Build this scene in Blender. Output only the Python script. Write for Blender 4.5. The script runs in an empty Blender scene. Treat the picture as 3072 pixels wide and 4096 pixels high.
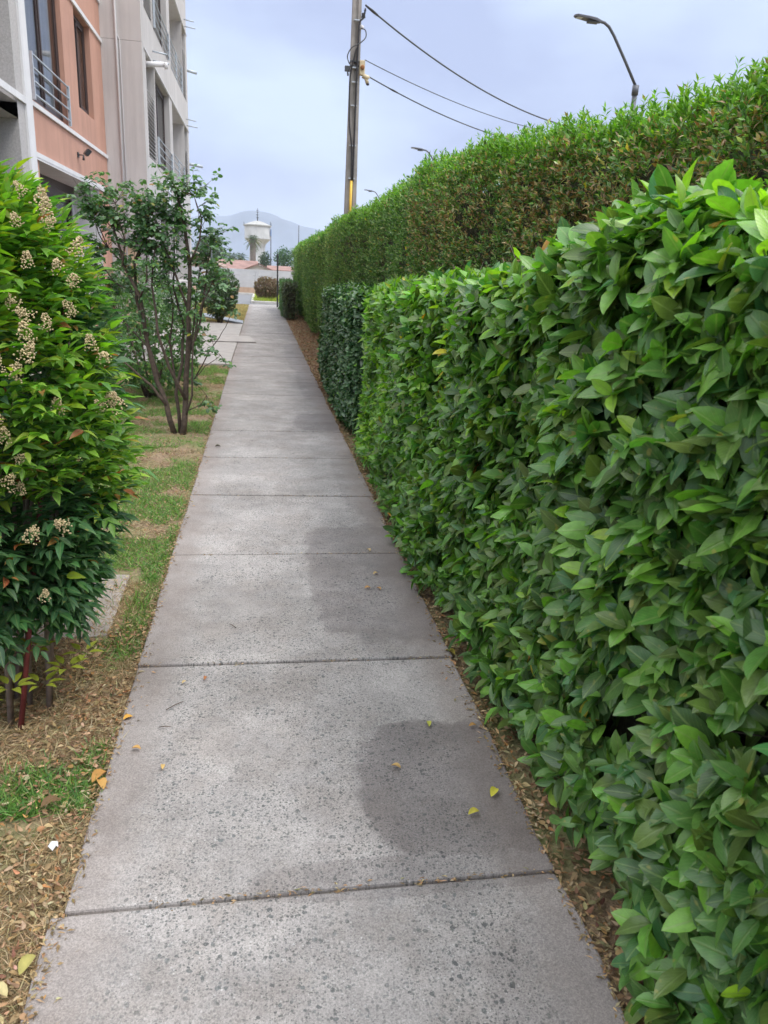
import bpy, math, random
import numpy as np
from mathutils import Matrix, Vector
rng = np.random.default_rng(7)
random.seed(7)
SC = bpy.context.scene
COL = SC.collection

# ------------------------------------------------------------------ camera
cam = bpy.data.cameras.new("camera")
cam.sensor_fit = 'VERTICAL'; cam.sensor_height = 24.0; cam.lens = 17.554
cam.clip_start = 0.05; cam.clip_end = 9000
cam.dof.use_dof = True; cam.dof.focus_distance = 3.4; cam.dof.aperture_fstop = 5.0
co = bpy.data.objects.new("camera", cam); COL.objects.link(co)
Mr = Matrix(((0.98671, -0.0002, -0.16252), (-0.15473, 0.30642, -0.93924), (0.04998, 0.9519, 0.30231)))
co.matrix_world = Matrix.Translation((0, 0, 1.5)) @ Mr.to_4x4()
SC.camera = co

# ------------------------------------------------------------------ world, sun, exposure
SUN_EL, SUN_ROT = math.radians(62), math.radians(125)
W = bpy.data.worlds.new("World"); SC.world = W; W.use_nodes = True
nt = W.node_tree; nt.nodes.clear()
def N(nt, typ, **kw):
    n = nt.nodes.new(typ)
    for k, v in kw.items():
        if k.startswith('i_'):
            n.inputs[k[2:].replace('_', ' ')].default_value = v
        else: setattr(n, k, v)
    return n
def L(nt, a, b): nt.links.new(a, b)
sky = N(nt, 'ShaderNodeTexSky', sky_type='NISHITA', sun_disc=False, sun_elevation=SUN_EL, sun_rotation=SUN_ROT)
bg1 = N(nt, 'ShaderNodeBackground'); bg1.inputs['Strength'].default_value = 0.10
L(nt, sky.outputs[0], bg1.inputs['Color'])
tc = N(nt, 'ShaderNodeTexCoord'); sep = N(nt, 'ShaderNodeSeparateXYZ'); L(nt, tc.outputs['Generated'], sep.inputs[0])
ramp = N(nt, 'ShaderNodeValToRGB')
e = ramp.color_ramp.elements
e[0].position = 0.0; e[0].color = (0.385, 0.45, 0.65, 1)
e[1].position = 1.0; e[1].color = (2.15, 2.18, 2.28, 1)
for p_, c_ in ((0.12, (0.385, 0.455, 0.65, 1)), (0.30, (0.435, 0.51, 0.70, 1)), (0.6, (1.50, 1.54, 1.68, 1))):
    x_ = e.new(p_); x_.color = c_
L(nt, sep.outputs['Z'], ramp.inputs[0])
mp = N(nt, 'ShaderNodeMapping'); mp.inputs['Scale'].default_value = (1.0, 1.0, 2.6)
L(nt, tc.outputs['Generated'], mp.inputs[0])
nz = N(nt, 'ShaderNodeTexNoise'); nz.inputs['Scale'].default_value = 3.0; nz.inputs['Detail'].default_value = 5.0; nz.inputs['Roughness'].default_value = 0.45
L(nt, mp.outputs[0], nz.inputs['Vector'])
cr = N(nt, 'ShaderNodeValToRGB'); c2 = cr.color_ramp.elements
c2[0].position = 0.38; c2[0].color = (0.81, 0.81, 0.87, 1); c2[1].position = 0.62; c2[1].color = (1.22, 1.23, 1.15, 1)
L(nt, nz.outputs[0], cr.inputs[0])
mul = N(nt, 'ShaderNodeMix', data_type='RGBA', blend_type='MULTIPLY'); mul.inputs[0].default_value = 1.0
L(nt, ramp.outputs[0], mul.inputs[6]); L(nt, cr.outputs[0], mul.inputs[7])
bg2 = N(nt, 'ShaderNodeBackground'); bg2.inputs['Strength'].default_value = 1.0
L(nt, mul.outputs[2], bg2.inputs['Color'])
ms = N(nt, 'ShaderNodeMixShader'); ms.inputs[0].default_value = 0.94
L(nt, bg1.outputs[0], ms.inputs[1]); L(nt, bg2.outputs[0], ms.inputs[2])
wo = N(nt, 'ShaderNodeOutputWorld'); L(nt, ms.outputs[0], wo.inputs['Surface'])
sl = bpy.data.lights.new("sun", 'SUN'); sl.energy = 1.4; sl.angle = math.radians(22); sl.color = (1.0, 0.96, 0.9)
so = bpy.data.objects.new("sun", sl); COL.objects.link(so)
# sun direction: from azimuth SUN_ROT (Nishita: rotation clockwise from +Y)
sd = Vector((math.sin(SUN_ROT) * math.cos(SUN_EL), math.cos(SUN_ROT) * math.cos(SUN_EL), math.sin(SUN_EL)))
so.rotation_euler = sd.to_track_quat('Z', 'Y').to_euler()
vs = SC.view_settings; vs.view_transform = 'Standard'; vs.look = 'None'; vs.gamma = 1.0; vs.use_curve_mapping = False
vs.exposure = 0.55
try:
    SC.cycles.max_bounces = 8; SC.cycles.transparent_max_bounces = 8; SC.cycles.volume_bounces = 1
except Exception: pass

# ------------------------------------------------------------------ helpers
def tag(o, label=None, cat=None, group=None, kind=None):
    if label: o['label'] = label
    if cat: o['category'] = cat
    if group: o['group'] = group
    if kind: o['kind'] = kind
    return o
def empty(name, loc=(0, 0, 0), label=None, cat=None, group=None, rz=0):
    o = bpy.data.objects.new(name, None); COL.objects.link(o); o.location = loc; o.rotation_euler = (0, 0, rz)
    o.empty_display_size = 0.2
    return tag(o, label, cat, group)
class MB:
    def __init__(s): s.v = []; s.f = []; s.sm = []
    def add(s, vs, fs, smooth=False):
        b = len(s.v); s.v += [tuple(map(float, v)) for v in vs]; s.f += [tuple(i + b for i in f) for f in fs]; s.sm += [smooth] * len(fs)
    def box(s, x0, x1, y0, y1, z0, z1):
        s.add([(x0,y0,z0),(x1,y0,z0),(x1,y1,z0),(x0,y1,z0),(x0,y0,z1),(x1,y0,z1),(x1,y1,z1),(x0,y1,z1)],
              [(0,3,2,1),(4,5,6,7),(0,1,5,4),(1,2,6,5),(2,3,7,6),(3,0,4,7)])
    def bar(s, a, b, w, h=None):
        s.tube([a, b], [w / 2, w / 2], 4 if h is None else 4)
    def tube(s, pts, rad, n=8, cap=True, smooth=True):
        pts = [np.array(p, float) for p in pts]
        if not hasattr(rad, '__len__'): rad = [rad] * len(pts)
        V = []; F = []
        prev = None
        for i, p in enumerate(pts):
            d = pts[min(i + 1, len(pts) - 1)] - pts[max(i - 1, 0)]
            d = d / (np.linalg.norm(d) + 1e-9)
            if prev is None:
                ref = np.array((0, 0, 1.0)) if abs(d[2]) < .9 else np.array((1.0, 0, 0))
                u = np.cross(d, ref)
            else: u = prev - d * (prev @ d)
            u /= np.linalg.norm(u) + 1e-9; prev = u
            w = np.cross(d, u)
            for k in range(n):
                a = 2 * math.pi * (k + (.5 if n == 4 else 0)) / n
                V.append(p + rad[i] * (math.cos(a) * u + math.sin(a) * w))
        for i in range(len(pts) - 1):
            for k in range(n):
                k2 = (k + 1) % n
                F.append((i*n+k, i*n+k2, (i+1)*n+k2, (i+1)*n+k))
        if cap:
            F.append(tuple(range(n))[::-1]); F.append(tuple((len(pts)-1)*n + k for k in range(n)))
        s.add(V, F, smooth and n > 4)
    def lathe(s, prof, c=(0, 0, 0), n=24, smooth=True):
        V = []; F = []
        for r, z in prof:
            for k in range(n):
                a = 2 * math.pi * k / n; V.append((c[0] + r * math.cos(a), c[1] + r * math.sin(a), c[2] + z))
        for i in range(len(prof) - 1):
            for k in range(n):
                k2 = (k + 1) % n; F.append((i*n+k, i*n+k2, (i+1)*n+k2, (i+1)*n+k))
        F.append(tuple(range(n))[::-1]); F.append(tuple((len(prof)-1)*n + k for k in range(n)))
        s.add(V, F, smooth)
    def prism(s, poly, z0, z1):
        n = len(poly)
        V = [(x, y, z0) for x, y in poly] + [(x, y, z1) for x, y in poly]
        F = [tuple(range(n))[::-1], tuple(n + i for i in range(n))] + [(i, (i+1) % n, n + (i+1) % n, n + i) for i in range(n)]
        s.add(V, F)
    def build(s, name, m, parent=None, kind=None, bevel=0):
        me = bpy.data.meshes.new(name); me.from_pydata(s.v, [], s.f)
        if any(s.sm): me.polygons.foreach_set('use_smooth', s.sm)
        me.materials.append(m); me.update()
        o = link(name, me, parent)
        if kind: o['kind'] = kind
        if bevel:
            b = o.modifiers.new('bevel', 'BEVEL'); b.width = bevel; b.segments = 2; b.limit_method = 'ANGLE'; b.angle_limit = math.radians(40)
        return o
def root_inverse(parent):
    # all parts are modelled in world coordinates; cancel the (pure translation/rotation) chain of parents
    chain = Matrix.Identity(4); p = parent; mats = []
    while p is not None:
        mats.append((p.matrix_parent_inverse.copy(), Matrix.LocRotScale(p.location, p.rotation_euler, p.scale))); p = p.parent
    m = Matrix.Identity(4)
    for inv, loc in reversed(mats): m = m @ inv @ loc
    return m.inverted()
def link(name, me, parent=None):
    o = bpy.data.objects.new(name, me); COL.objects.link(o)
    if parent is not None:
        o.parent = parent; o.matrix_parent_inverse = root_inverse(parent)
    return o

# value noise (numpy)
_tab = np.random.default_rng(3).random(4096)
def vnoise(P, scale=1.0, seed=0):
    P = np.asarray(P, float) * scale + seed * 17.31
    i = np.floor(P).astype(np.int64); f = P - i; f = f * f * (3 - 2 * f)
    out = 0
    for dx in (0, 1):
        for dy in (0, 1):
            for dz in (0, 1):
                h = ((i[:, 0] + dx) * 73856093 ^ (i[:, 1] + dy) * 19349663 ^ (i[:, 2] + dz) * 83492791) & 4095
                w = (f[:, 0] if dx else 1 - f[:, 0]) * (f[:, 1] if dy else 1 - f[:, 1]) * (f[:, 2] if dz else 1 - f[:, 2])
                out = out + w * _tab[h]
    return out
def nrm(a): return a / (np.linalg.norm(a, axis=-1, keepdims=True) + 1e-9)

# ------------------------------------------------------------------ materials
def newmat(name):
    m = bpy.data.materials.new(name); m.use_nodes = True
    t = m.node_tree; b = t.nodes['Principled BSDF']; return m, t, b
def plain(name, col, rough=.7, var=.12, scale=6, metal=0, bump=0, bscale=80, col2=None, spec=.5, streak=0):
    m, t, b = newmat(name)
    geo = N(t, 'ShaderNodeNewGeometry')
    n1 = N(t, 'ShaderNodeTexNoise'); n1.inputs['Scale'].default_value = scale; n1.inputs['Detail'].default_value = 6; n1.inputs['Roughness'].default_value = .6
    L(t, geo.outputs['Position'], n1.inputs['Vector'])
    r = N(t, 'ShaderNodeValToRGB'); ee = r.color_ramp.elements
    lo = col2 if col2 else tuple(c * (1 - var) for c in col)
    ee[0].position = .35; ee[0].color = (*lo, 1); ee[1].position = .65; ee[1].color = (*[min(1, c * (1 + var * .5)) for c in col], 1)
    L(t, n1.outputs[0], r.inputs[0]); L(t, r.outputs[0], b.inputs['Base Color'])
    if streak:
        mp_ = N(t, 'ShaderNodeMapping'); mp_.inputs['Scale'].default_value = (3.2, 3.2, .22); L(t, geo.outputs['Position'], mp_.inputs[0])
        ns = N(t, 'ShaderNodeTexNoise'); ns.inputs['Scale'].default_value = 1.6; ns.inputs['Detail'].default_value = 7; ns.inputs['Roughness'].default_value = .7; L(t, mp_.outputs[0], ns.inputs['Vector'])
        ms_ = N(t, 'ShaderNodeMapRange'); ms_.inputs['From Min'].default_value = .46; ms_.inputs['From Max'].default_value = .68; ms_.inputs['To Max'].default_value = streak; L(t, ns.outputs[0], ms_.inputs['Value'])
        mk = N(t, 'ShaderNodeMix', data_type='RGBA'); L(t, ms_.outputs[0], mk.inputs[0]); L(t, r.outputs[0], mk.inputs[6]); mk.inputs[7].default_value = (*[c * .55 for c in col], 1); L(t, mk.outputs[2], b.inputs['Base Color'])
    b.inputs['Roughness'].default_value = rough; b.inputs['Metallic'].default_value = metal
    b.inputs['Specular IOR Level'].default_value = spec
    if bump:
        n2 = N(t, 'ShaderNodeTexNoise'); n2.inputs['Scale'].default_value = bscale; n2.inputs['Detail'].default_value = 4
        L(t, geo.outputs['Position'], n2.inputs['Vector'])
        bp = N(t, 'ShaderNodeBump'); bp.inputs['Strength'].default_value = bump; bp.inputs['Distance'].default_value = .01
        L(t, n2.outputs[0], bp.inputs['Height']); L(t, bp.outputs[0], b.inputs['Normal'])
    return m
def leaf_mat(name, rough=.4, trans=.3, vein=True, spec=.5, tint=(1.25, 1.5, .5)):
    m, t, b = newmat(name)
    ac = N(t, 'ShaderNodeAttribute', attribute_name='lcol'); au = N(t, 'ShaderNodeAttribute', attribute_name='luv')
    geo = N(t, 'ShaderNodeNewGeometry')
    col = ac.outputs['Color']
    if vein:
        sp = N(t, 'ShaderNodeSeparateXYZ'); L(t, au.outputs['Vector'], sp.inputs[0])
        ab = N(t, 'ShaderNodeMath', operation='ABSOLUTE'); L(t, sp.outputs['Y'], ab.inputs[0])
        mr = N(t, 'ShaderNodeMapRange'); mr.inputs['From Min'].default_value = .02; mr.inputs['From Max'].default_value = .06; mr.inputs['To Min'].default_value = 1; mr.inputs['To Max'].default_value = 0
        L(t, ab.outputs[0], mr.inputs['Value'])
        # side veins: stripes in x - |y|
        s1 = N(t, 'ShaderNodeMath', operation='MULTIPLY'); s1.inputs[1].default_value = .9; L(t, ab.outputs[0], s1.inputs[0])
        s2 = N(t, 'ShaderNodeMath', operation='SUBTRACT'); L(t, sp.outputs['X'], s2.inputs[0]); L(t, s1.outputs[0], s2.inputs[1])
        s3 = N(t, 'ShaderNodeMath', operation='MULTIPLY'); s3.inputs[1].default_value = 50; L(t, s2.outputs[0], s3.inputs[0])
        s4 = N(t, 'ShaderNodeMath', operation='SINE'); L(t, s3.outputs[0], s4.inputs[0])
        s5 = N(t, 'ShaderNodeMapRange'); s5.inputs['From Min'].default_value = .7; s5.inputs['From Max'].default_value = 1; s5.inputs['To Max'].default_value = .35
        L(t, s4.outputs[0], s5.inputs['Value'])
        mx = N(t, 'ShaderNodeMath', operation='MAXIMUM'); L(t, mr.outputs[0], mx.inputs[0]); L(t, s5.outputs[0], mx.inputs[1])
        fm = N(t, 'ShaderNodeMath', operation='MULTIPLY'); fm.inputs[1].default_value = .45; L(t, mx.outputs[0], fm.inputs[0])
        mc = N(t, 'ShaderNodeMix', data_type='RGBA'); L(t, fm.outputs[0], mc.inputs[0]); L(t, col, mc.inputs[6]); mc.inputs[7].default_value = (.26, .36, .12, 1)
        col = mc.outputs[2]
        bp = N(t, 'ShaderNodeBump'); bp.inputs['Strength'].default_value = .35; bp.inputs['Distance'].default_value = .002; bp.invert = True
        L(t, mx.outputs[0], bp.inputs['Height']); L(t, bp.outputs[0], b.inputs['Normal'])
    n1 = N(t, 'ShaderNodeTexNoise'); n1.inputs['Scale'].default_value = 60; n1.inputs['Detail'].default_value = 3
    L(t, geo.outputs['Position'], n1.inputs['Vector'])
    mr2 = N(t, 'ShaderNodeMapRange'); mr2.inputs['From Min'].default_value = .3; mr2.inputs['From Max'].default_value = .7; mr2.inputs['To Min'].default_value = .82; mr2.inputs['To Max'].default_value = 1.15
    L(t, n1.outputs[0], mr2.inputs['Value'])
    if vein:
        sn = N(t, 'ShaderNodeTexNoise'); sn.inputs['Scale'].default_value = 34; sn.inputs['Detail'].default_value = 1; L(t, geo.outputs['Position'], sn.inputs['Vector'])
        sm1 = N(t, 'ShaderNodeMapRange'); sm1.inputs['From Min'].default_value = .70; sm1.inputs['From Max'].default_value = .76; sm1.inputs['To Max'].default_value = .6; L(t, sn.outputs[0], sm1.inputs['Value'])
        sc1 = N(t, 'ShaderNodeMix', data_type='RGBA'); L(t, sm1.outputs[0], sc1.inputs[0]); L(t, col, sc1.inputs[6]); sc1.inputs[7].default_value = (.42, .34, .08, 1); col = sc1.outputs[2]
    vm = N(t, 'ShaderNodeVectorMath', operation='SCALE'); L(t, col, vm.inputs[0]); L(t, mr2.outputs[0], vm.inputs['Scale'])
    # paler underside
    mb_ = N(t, 'ShaderNodeMix', data_type='RGBA'); L(t, vm.outputs[0], mb_.inputs[6]); mb_.inputs[7].default_value = (.14, .22, .08, 1)
    bf = N(t, 'ShaderNodeMath', operation='MULTIPLY'); bf.inputs[1].default_value = .2; L(t, geo.outputs['Backfacing'], bf.inputs[0]); L(t, bf.outputs[0], mb_.inputs[0])
    L(t, mb_.outputs[2], b.inputs['Base Color'])
    b.inputs['Roughness'].default_value = rough; b.inputs['Specular IOR Level'].default_value = spec
    tr = N(t, 'ShaderNodeBsdfTranslucent')
    tv = N(t, 'ShaderNodeVectorMath', operation='MULTIPLY'); L(t, vm.outputs[0], tv.inputs[0]); tv.inputs[1].default_value = tint
    L(t, tv.outputs[0], tr.inputs['Color'])
    mixs = N(t, 'ShaderNodeMixShader'); mixs.inputs[0].default_value = trans
    L(t, b.outputs[0], mixs.inputs[1]); L(t, tr.outputs[0], mixs.inputs[2])
    L(t, mixs.outputs[0], t.nodes['Material Output'].inputs['Surface'])
    return m

M_leaf = leaf_mat('leaf_glossy', .33, .34, spec=.6)
M_leaf_dark = leaf_mat('leaf_dark_glossy', .27, .14, spec=.65)
M_leaf_small = leaf_mat('leaf_small', .5, .3, vein=False)
M_nand = leaf_mat('leaf_bamboo', .45, .36)
M_grass = leaf_mat('grass_blade', .6, .3, vein=False)
M_dead = leaf_mat('dead_leaf', .75, .15, vein=False, spec=.2, tint=(1.1, .9, .6))
M_bark = plain('bark', (.10, .070, .052), .9, .4, 30, bump=.6, bscale=120)
M_cane = plain('cane', (.26, .20, .17), .8, .4, 25, bump=.3)
M_redcane = plain('red_cane', (.20, .035, .035), .6, .3, 25)
M_shade_core = plain('shade_core', (.060, .055, .028), .95, .5, 25, bump=.8, bscale=60)  # dark brown standing in for the shade deep inside the hedges
M_berry = plain('berry', (.56, .44, .25), .6, .35, 60)
M_rosa = plain('salmon_stucco', (.55, .305, .225), .9, .10, 1.3, bump=.25, bscale=160, streak=.3)
M_grey = plain('grey_stucco', (.57, .545, .53), .9, .08, .9, bump=.2, bscale=160, streak=.35)
M_sand = plain('speckled_grey_stucco', (.50, .475, .46), .95, .16, 40, bump=.6, bscale=90)
M_white = plain('white_paint', (.76, .75, .75), .7, .06, 3, streak=.25)
M_white2 = plain('off_white_paint', (.66, .65, .655), .75, .08, 2)
M_rail = plain('galvanised_paint', (.50, .55, .60), .45, .1, 20, metal=.2)
M_brown = plain('bronze_aluminium', (.075, .052, .048), .45, .15, 10, metal=.3)
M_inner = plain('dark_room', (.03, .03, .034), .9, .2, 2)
M_curtain = plain('curtain_cloth', (.62, .62, .64), .9, .1, 5)
M_door = plain('beige_door', (.52, .40, .27), .6, .15, 5)
M_greydoor = plain('grey_panel', (.42, .41, .41), .6, .1, 5)
M_black = plain('black_plastic', (.03, .03, .032), .4, .1, 20)
M_dkmetal = plain('dark_metal', (.08, .085, .09), .5, .15, 20, metal=.4)
M_lamp = plain('lamp_grey', (.10, .105, .12), .5, .1, 10, metal=.3)
M_pole = plain('pole_concrete', (.34, .315, .29), .9, .22, 4, bump=.3)
M_yellow = plain('yellow_conduit', (.72, .46, .05), .5, .15, 5)
M_box = plain('cream_fitting', (.60, .50, .32), .6, .2, 20)
M_rust = plain('rust', (.30, .13, .05), .8, .3, 20)
M_cement = plain('pale_concrete', (.36, .335, .315), .9, .15, 5, bump=.25, bscale=120)
M_cement2 = plain('dusty_concrete', (.30, .265, .235), .95, .2, 7, bump=.3, bscale=90)
M_blueg = plain('blue_grey_concrete', (.30, .33, .38), .85, .12, 6, bump=.2)
M_asph = plain('asphalt', (.16, .165, .175), .9, .15, 3, bump=.3, bscale=150)
M_kerb = plain('kerb_concrete', (.48, .46, .42), .9, .15, 4, bump=.2)
M_panel = plain('panel_concrete', (.47, .475, .49), .9, .12, 1.5, bump=.2)
M_panel_tan = plain('panel_soiled', (.44, .33, .25), .9, .2, 2.5, col2=(.36, .25, .18))
M_tower = plain('tower_white', (.60, .61, .61), .8, .18, .25, streak=.3)
M_roofgrey = plain('tower_roof', (.36, .36, .34), .9, .15, 1)
M_redroof = plain('red_tile', (.26, .155, .13), .9, .25, 1.2)
M_brownhouse = plain('brown_boards', (.30, .22, .17), .9, .2, 1)
M_housew = plain('house_wall', (.60, .58, .54), .9, .1, .5)
M_plastic = plain('white_scrap', (.8, .8, .82), .4, .05, 5)
M_hill = plain('hill', (.085, .11, .16), 1, .3, .004)

def glass_mat():
    m, t, b = newmat('window_glass')
    t.nodes.remove(b)
    tr = N(t, 'ShaderNodeBsdfTransparent'); tr.inputs[0].default_value = (.72, .76, .78, 1)
    gl = N(t, 'ShaderNodeBsdfGlossy'); gl.inputs['Roughness'].default_value = .03
    fr = N(t, 'ShaderNodeFresnel'); fr.inputs[0].default_value = 1.6
    mx = N(t, 'ShaderNodeMixShader'); L(t, fr.outputs[0], mx.inputs[0]); L(t, tr.outputs[0], mx.inputs[1]); L(t, gl.outputs[0], mx.inputs[2])
    L(t, mx.outputs[0], t.nodes['Material Output'].inputs['Surface'])
    return m
M_glass = glass_mat()

def slab_mat():
    m, t, b = newmat('exposed_aggregate_concrete')
    geo = N(t, 'ShaderNodeNewGeometry'); pos = geo.outputs['Position']
    sp = N(t, 'ShaderNodeSeparateXYZ'); L(t, pos, sp.inputs[0])
    def math_(op, a, b_=None, c=None):
        n = N(t, 'ShaderNodeMath', operation=op)
        for i, v in enumerate((a, b_, c)):
            if v is None: continue
            if isinstance(v, (int, float)): n.inputs[i].default_value = v
            else: L(t, v, n.inputs[i])
        return n.outputs[0]
    def noise(scale, det=5, rough=.6, vec=pos):
        n = N(t, 'ShaderNodeTexNoise'); n.inputs['Scale'].default_value = scale; n.inputs['Detail'].default_value = det; n.inputs['Roughness'].default_value = rough
        L(t, vec, n.inputs['Vector']); return n.outputs[0]
    def mapr(v, a, b_, c=0., d=1.):
        n = N(t, 'ShaderNodeMapRange', interpolation_type='SMOOTHSTEP'); n.inputs['From Min'].default_value = a; n.inputs['From Max'].default_value = b_; n.inputs['To Min'].default_value = c; n.inputs['To Max'].default_value = d
        L(t, v, n.inputs['Value']); return n.outputs[0]
    def mix(f, a, c, bt='MIX'):
        n = N(t, 'ShaderNodeMix', data_type='RGBA', blend_type=bt)
        if isinstance(f, (int, float)): n.inputs[0].default_value = f
        else: L(t, f, n.inputs[0])
        for i, v in ((6, a), (7, c)):
            if isinstance(v, tuple): n.inputs[i].default_value = (*v, 1)
            else: L(t, v, n.inputs[i])
        return n.outputs[2]
    nbig = noise(1.7, 4); nmid = noise(9, 6); nfine = noise(220, 3, .7)
    col = mix(mapr(nbig, .35, .65), (.305, .284, .270), (.415, .388, .370))
    col = mix(mapr(nmid, .3, .7), mix(1.0, col, (.84, .84, .85), 'MULTIPLY'), col)
    # edge margins: smoother, browner bands along both sides
    dx = math_('ABSOLUTE', math_('SUBTRACT', sp.outputs['X'], .155))
    dxn = math_('ADD', dx, math_('MULTIPLY', math_('SUBTRACT', noise(4, 4), .5), .16))
    edge = mapr(dxn, .42, .57)
    col = mix(math_('MULTIPLY', edge, .55), col, (.225, .190, .172))
    # aggregate
    def pebbles(scale, thr, rad, seed):
        ns = N(t, 'ShaderNodeVectorMath', operation='ADD'); L(t, pos, ns.inputs[0])
        nn = N(t, 'ShaderNodeTexNoise'); nn.inputs['Scale'].default_value = scale * .6; L(t, pos, nn.inputs['Vector'])
        nv = N(t, 'ShaderNodeVectorMath', operation='SCALE'); L(t, nn.outputs['Color'], nv.inputs[0]); nv.inputs['Scale'].default_value = .9 / scale
        L(t, nv.outputs[0], ns.inputs[1])
        v = N(t, 'ShaderNodeTexVoronoi', voronoi_dimensions='2D'); v.inputs['Scale'].default_value = scale
        L(t, ns.outputs[0], v.inputs['Vector'])
        sc = N(t, 'ShaderNodeSeparateColor'); L(t, v.outputs['Color'], sc.inputs[0])
        sel = mapr(sc.outputs[0], thr, thr + .02)
        r_ = math_('MULTIPLY', sc.outputs[1], rad)
        inside = math_('LESS_THAN', v.outputs['Distance'], r_)
        return math_('MULTIPLY', sel, inside), sc.outputs[2]
    inv = math_('SUBTRACT', 1.0, edge)
    agg = math_('MULTIPLY', inv, mapr(noise(2.6, 3), .30, .55, .35, 1.))
    for scale, thr, rad, dk in ((60, .80, .42, (.075, .080, .080)), (110, .62, .48, (.09, .092, .09)), (210, .5, .6, (.12, .118, .112))):
        pm, rnd = pebbles(scale, thr, rad, 0)
        col = mix(math_('MULTIPLY', math_('MULTIPLY', pm, agg), .92), col, mix(rnd, dk, tuple(c * 1.9 for c in dk)))
    pm, rnd = pebbles(150, .90, .42, 0)
    col = mix(math_('MULTIPLY', math_('MULTIPLY', pm, agg), .7), col, (.47, .46, .45))
    grime = mapr(noise(3.1, 8, .72), .42, .62)
    col = mix(math_('MULTIPLY', grime, .38), col, mix(1.0, col, (.66, .60, .55), 'MULTIPLY'))
    grit = mapr(noise(520, 2, .8), .3, .7, .82, 1.15)
    gs = N(t, 'ShaderNodeVectorMath', operation='SCALE'); L(t, col, gs.inputs[0]); L(t, grit, gs.inputs['Scale']); col = gs.outputs[0]
    fine = mapr(nfine, .3, .7, .72, 1.2)
    fs = N(t, 'ShaderNodeVectorMath', operation='SCALE'); L(t, col, fs.inputs[0]); L(t, fine, fs.inputs['Scale']); col = fs.outputs[0]
    # damp stains with their own outline
    wet = None; nst = math_('MULTIPLY', math_('SUBTRACT', noise(4.2, 6, .7), .5), 1.1)
    for cx, cy, rx, ry, st in WET:
        ax = math_('DIVIDE', math_('SUBTRACT', sp.outputs['X'], cx), rx); ay = math_('DIVIDE', math_('SUBTRACT', sp.outputs['Y'], cy), ry)
        d = math_('SQRT', math_('ADD', math_('POWER', math_('ABSOLUTE', ax), 3.6), math_('POWER', math_('ABSOLUTE', ay), 3.6)))
        w = math_('MULTIPLY', mapr(math_('ADD', d, nst), .88, 1.06, 1., 0.), st)
        wet = w if wet is None else math_('MAXIMUM', wet, w)
    col = mix(wet, col, mix(1.0, col, (.54, .51, .51), 'MULTIPLY'))
    L(t, col, b.inputs['Base Color'])
    L(t, math_('SUBTRACT', .88, math_('MULTIPLY', wet, .30)), b.inputs['Roughness'])
    bp = N(t, 'ShaderNodeBump'); bp.inputs['Strength'].default_value = .5; bp.inputs['Distance'].default_value = .004
    hh = math_('ADD', math_('MULTIPLY', nfine, .6), math_('MULTIPLY', nmid, .8))
    L(t, hh, bp.inputs['Height']); L(t, bp.outputs[0], b.inputs['Normal'])
    return m
WET = [(.70, 1.92, .40, .33, .85), (.68, 3.62, .44, .80, .72), (.66, 7.70, .32, .46, .6), (.76, 5.4, .20, .9, .35), (.45, 1.55, .5, .07, .5),
       (.70, 10.4, .20, 1.5, .4), (.72, 14.0, .28, 2.4, .4), (.70, 19.0, .30, 2.0, .35), (.60, 29.5, .4, 1.6, .5), (.70, .9, .22, .5, .35)]
M_slab = slab_mat()

def ground_mat():
    m, t, b = newmat('soil_and_straw')
    geo = N(t, 'ShaderNodeNewGeometry'); pos = geo.outputs['Position']
    def noise(scale, det=6, rough=.65):
        n = N(t, 'ShaderNodeTexNoise'); n.inputs['Scale'].default_value = scale; n.inputs['Detail'].default_value = det; n.inputs['Roughness'].default_value = rough
        L(t, pos, n.inputs['Vector']); return n.outputs[0]
    r1 = N(t, 'ShaderNodeValToRGB'); ee = r1.color_ramp.elements
    ee[0].position = .35; ee[0].color = (.13, .085, .055, 1); ee[1].position = .62; ee[1].color = (.34, .24, .15, 1)
    L(t, noise(38), r1.inputs[0])
    r2 = N(t, 'ShaderNodeValToRGB'); e2 = r2.color_ramp.elements
    e2[0].position = .45; e2[0].color = (0, 0, 0, 1); e2[1].position = .62; e2[1].color = (1, 1, 1, 1)
    L(t, noise(1.4, 5), r2.inputs[0])
    mx = N(t, 'ShaderNodeMix', data_type='RGBA'); L(t, r2.outputs[0], mx.inputs[0]); L(t, r1.outputs[0], mx.inputs[6]); mx.inputs[7].default_value = (.17, .19, .07, 1)
    L(t, mx.outputs[2], b.inputs['Base Color']); b.inputs['Roughness'].default_value = .95
    bp = N(t, 'ShaderNodeBump'); bp.inputs['Strength'].default_value = .8; bp.inputs['Distance'].default_value = .02
    L(t, noise(45), bp.inputs['Height']); L(t, bp.outputs[0], b.inputs['Normal'])
    return m
M_ground = ground_mat()

# ------------------------------------------------------------------ ground, hills, haze
mb = MB(); nx = 24
gx = [-3500, -400, -60, -12, -6, -3, -1.5, -.6, 1, 3, 8, 20, 60, 400, 3500]; gy = [-300, -20, -4, -1, 1, 3, 6, 10, 16, 24, 34, 48, 80, 300, 1200, 4200]
V = [(x, y, -.03) for y in gy for x in gx]; F = []
for j in range(len(gy) - 1):
    for i in range(len(gx) - 1):
        a = j * len(gx) + i; F.append((a, a + 1, a + len(gx) + 1, a + len(gx)))
mb.add(V, F); mb.build('ground', M_ground, kind='structure')

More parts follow.
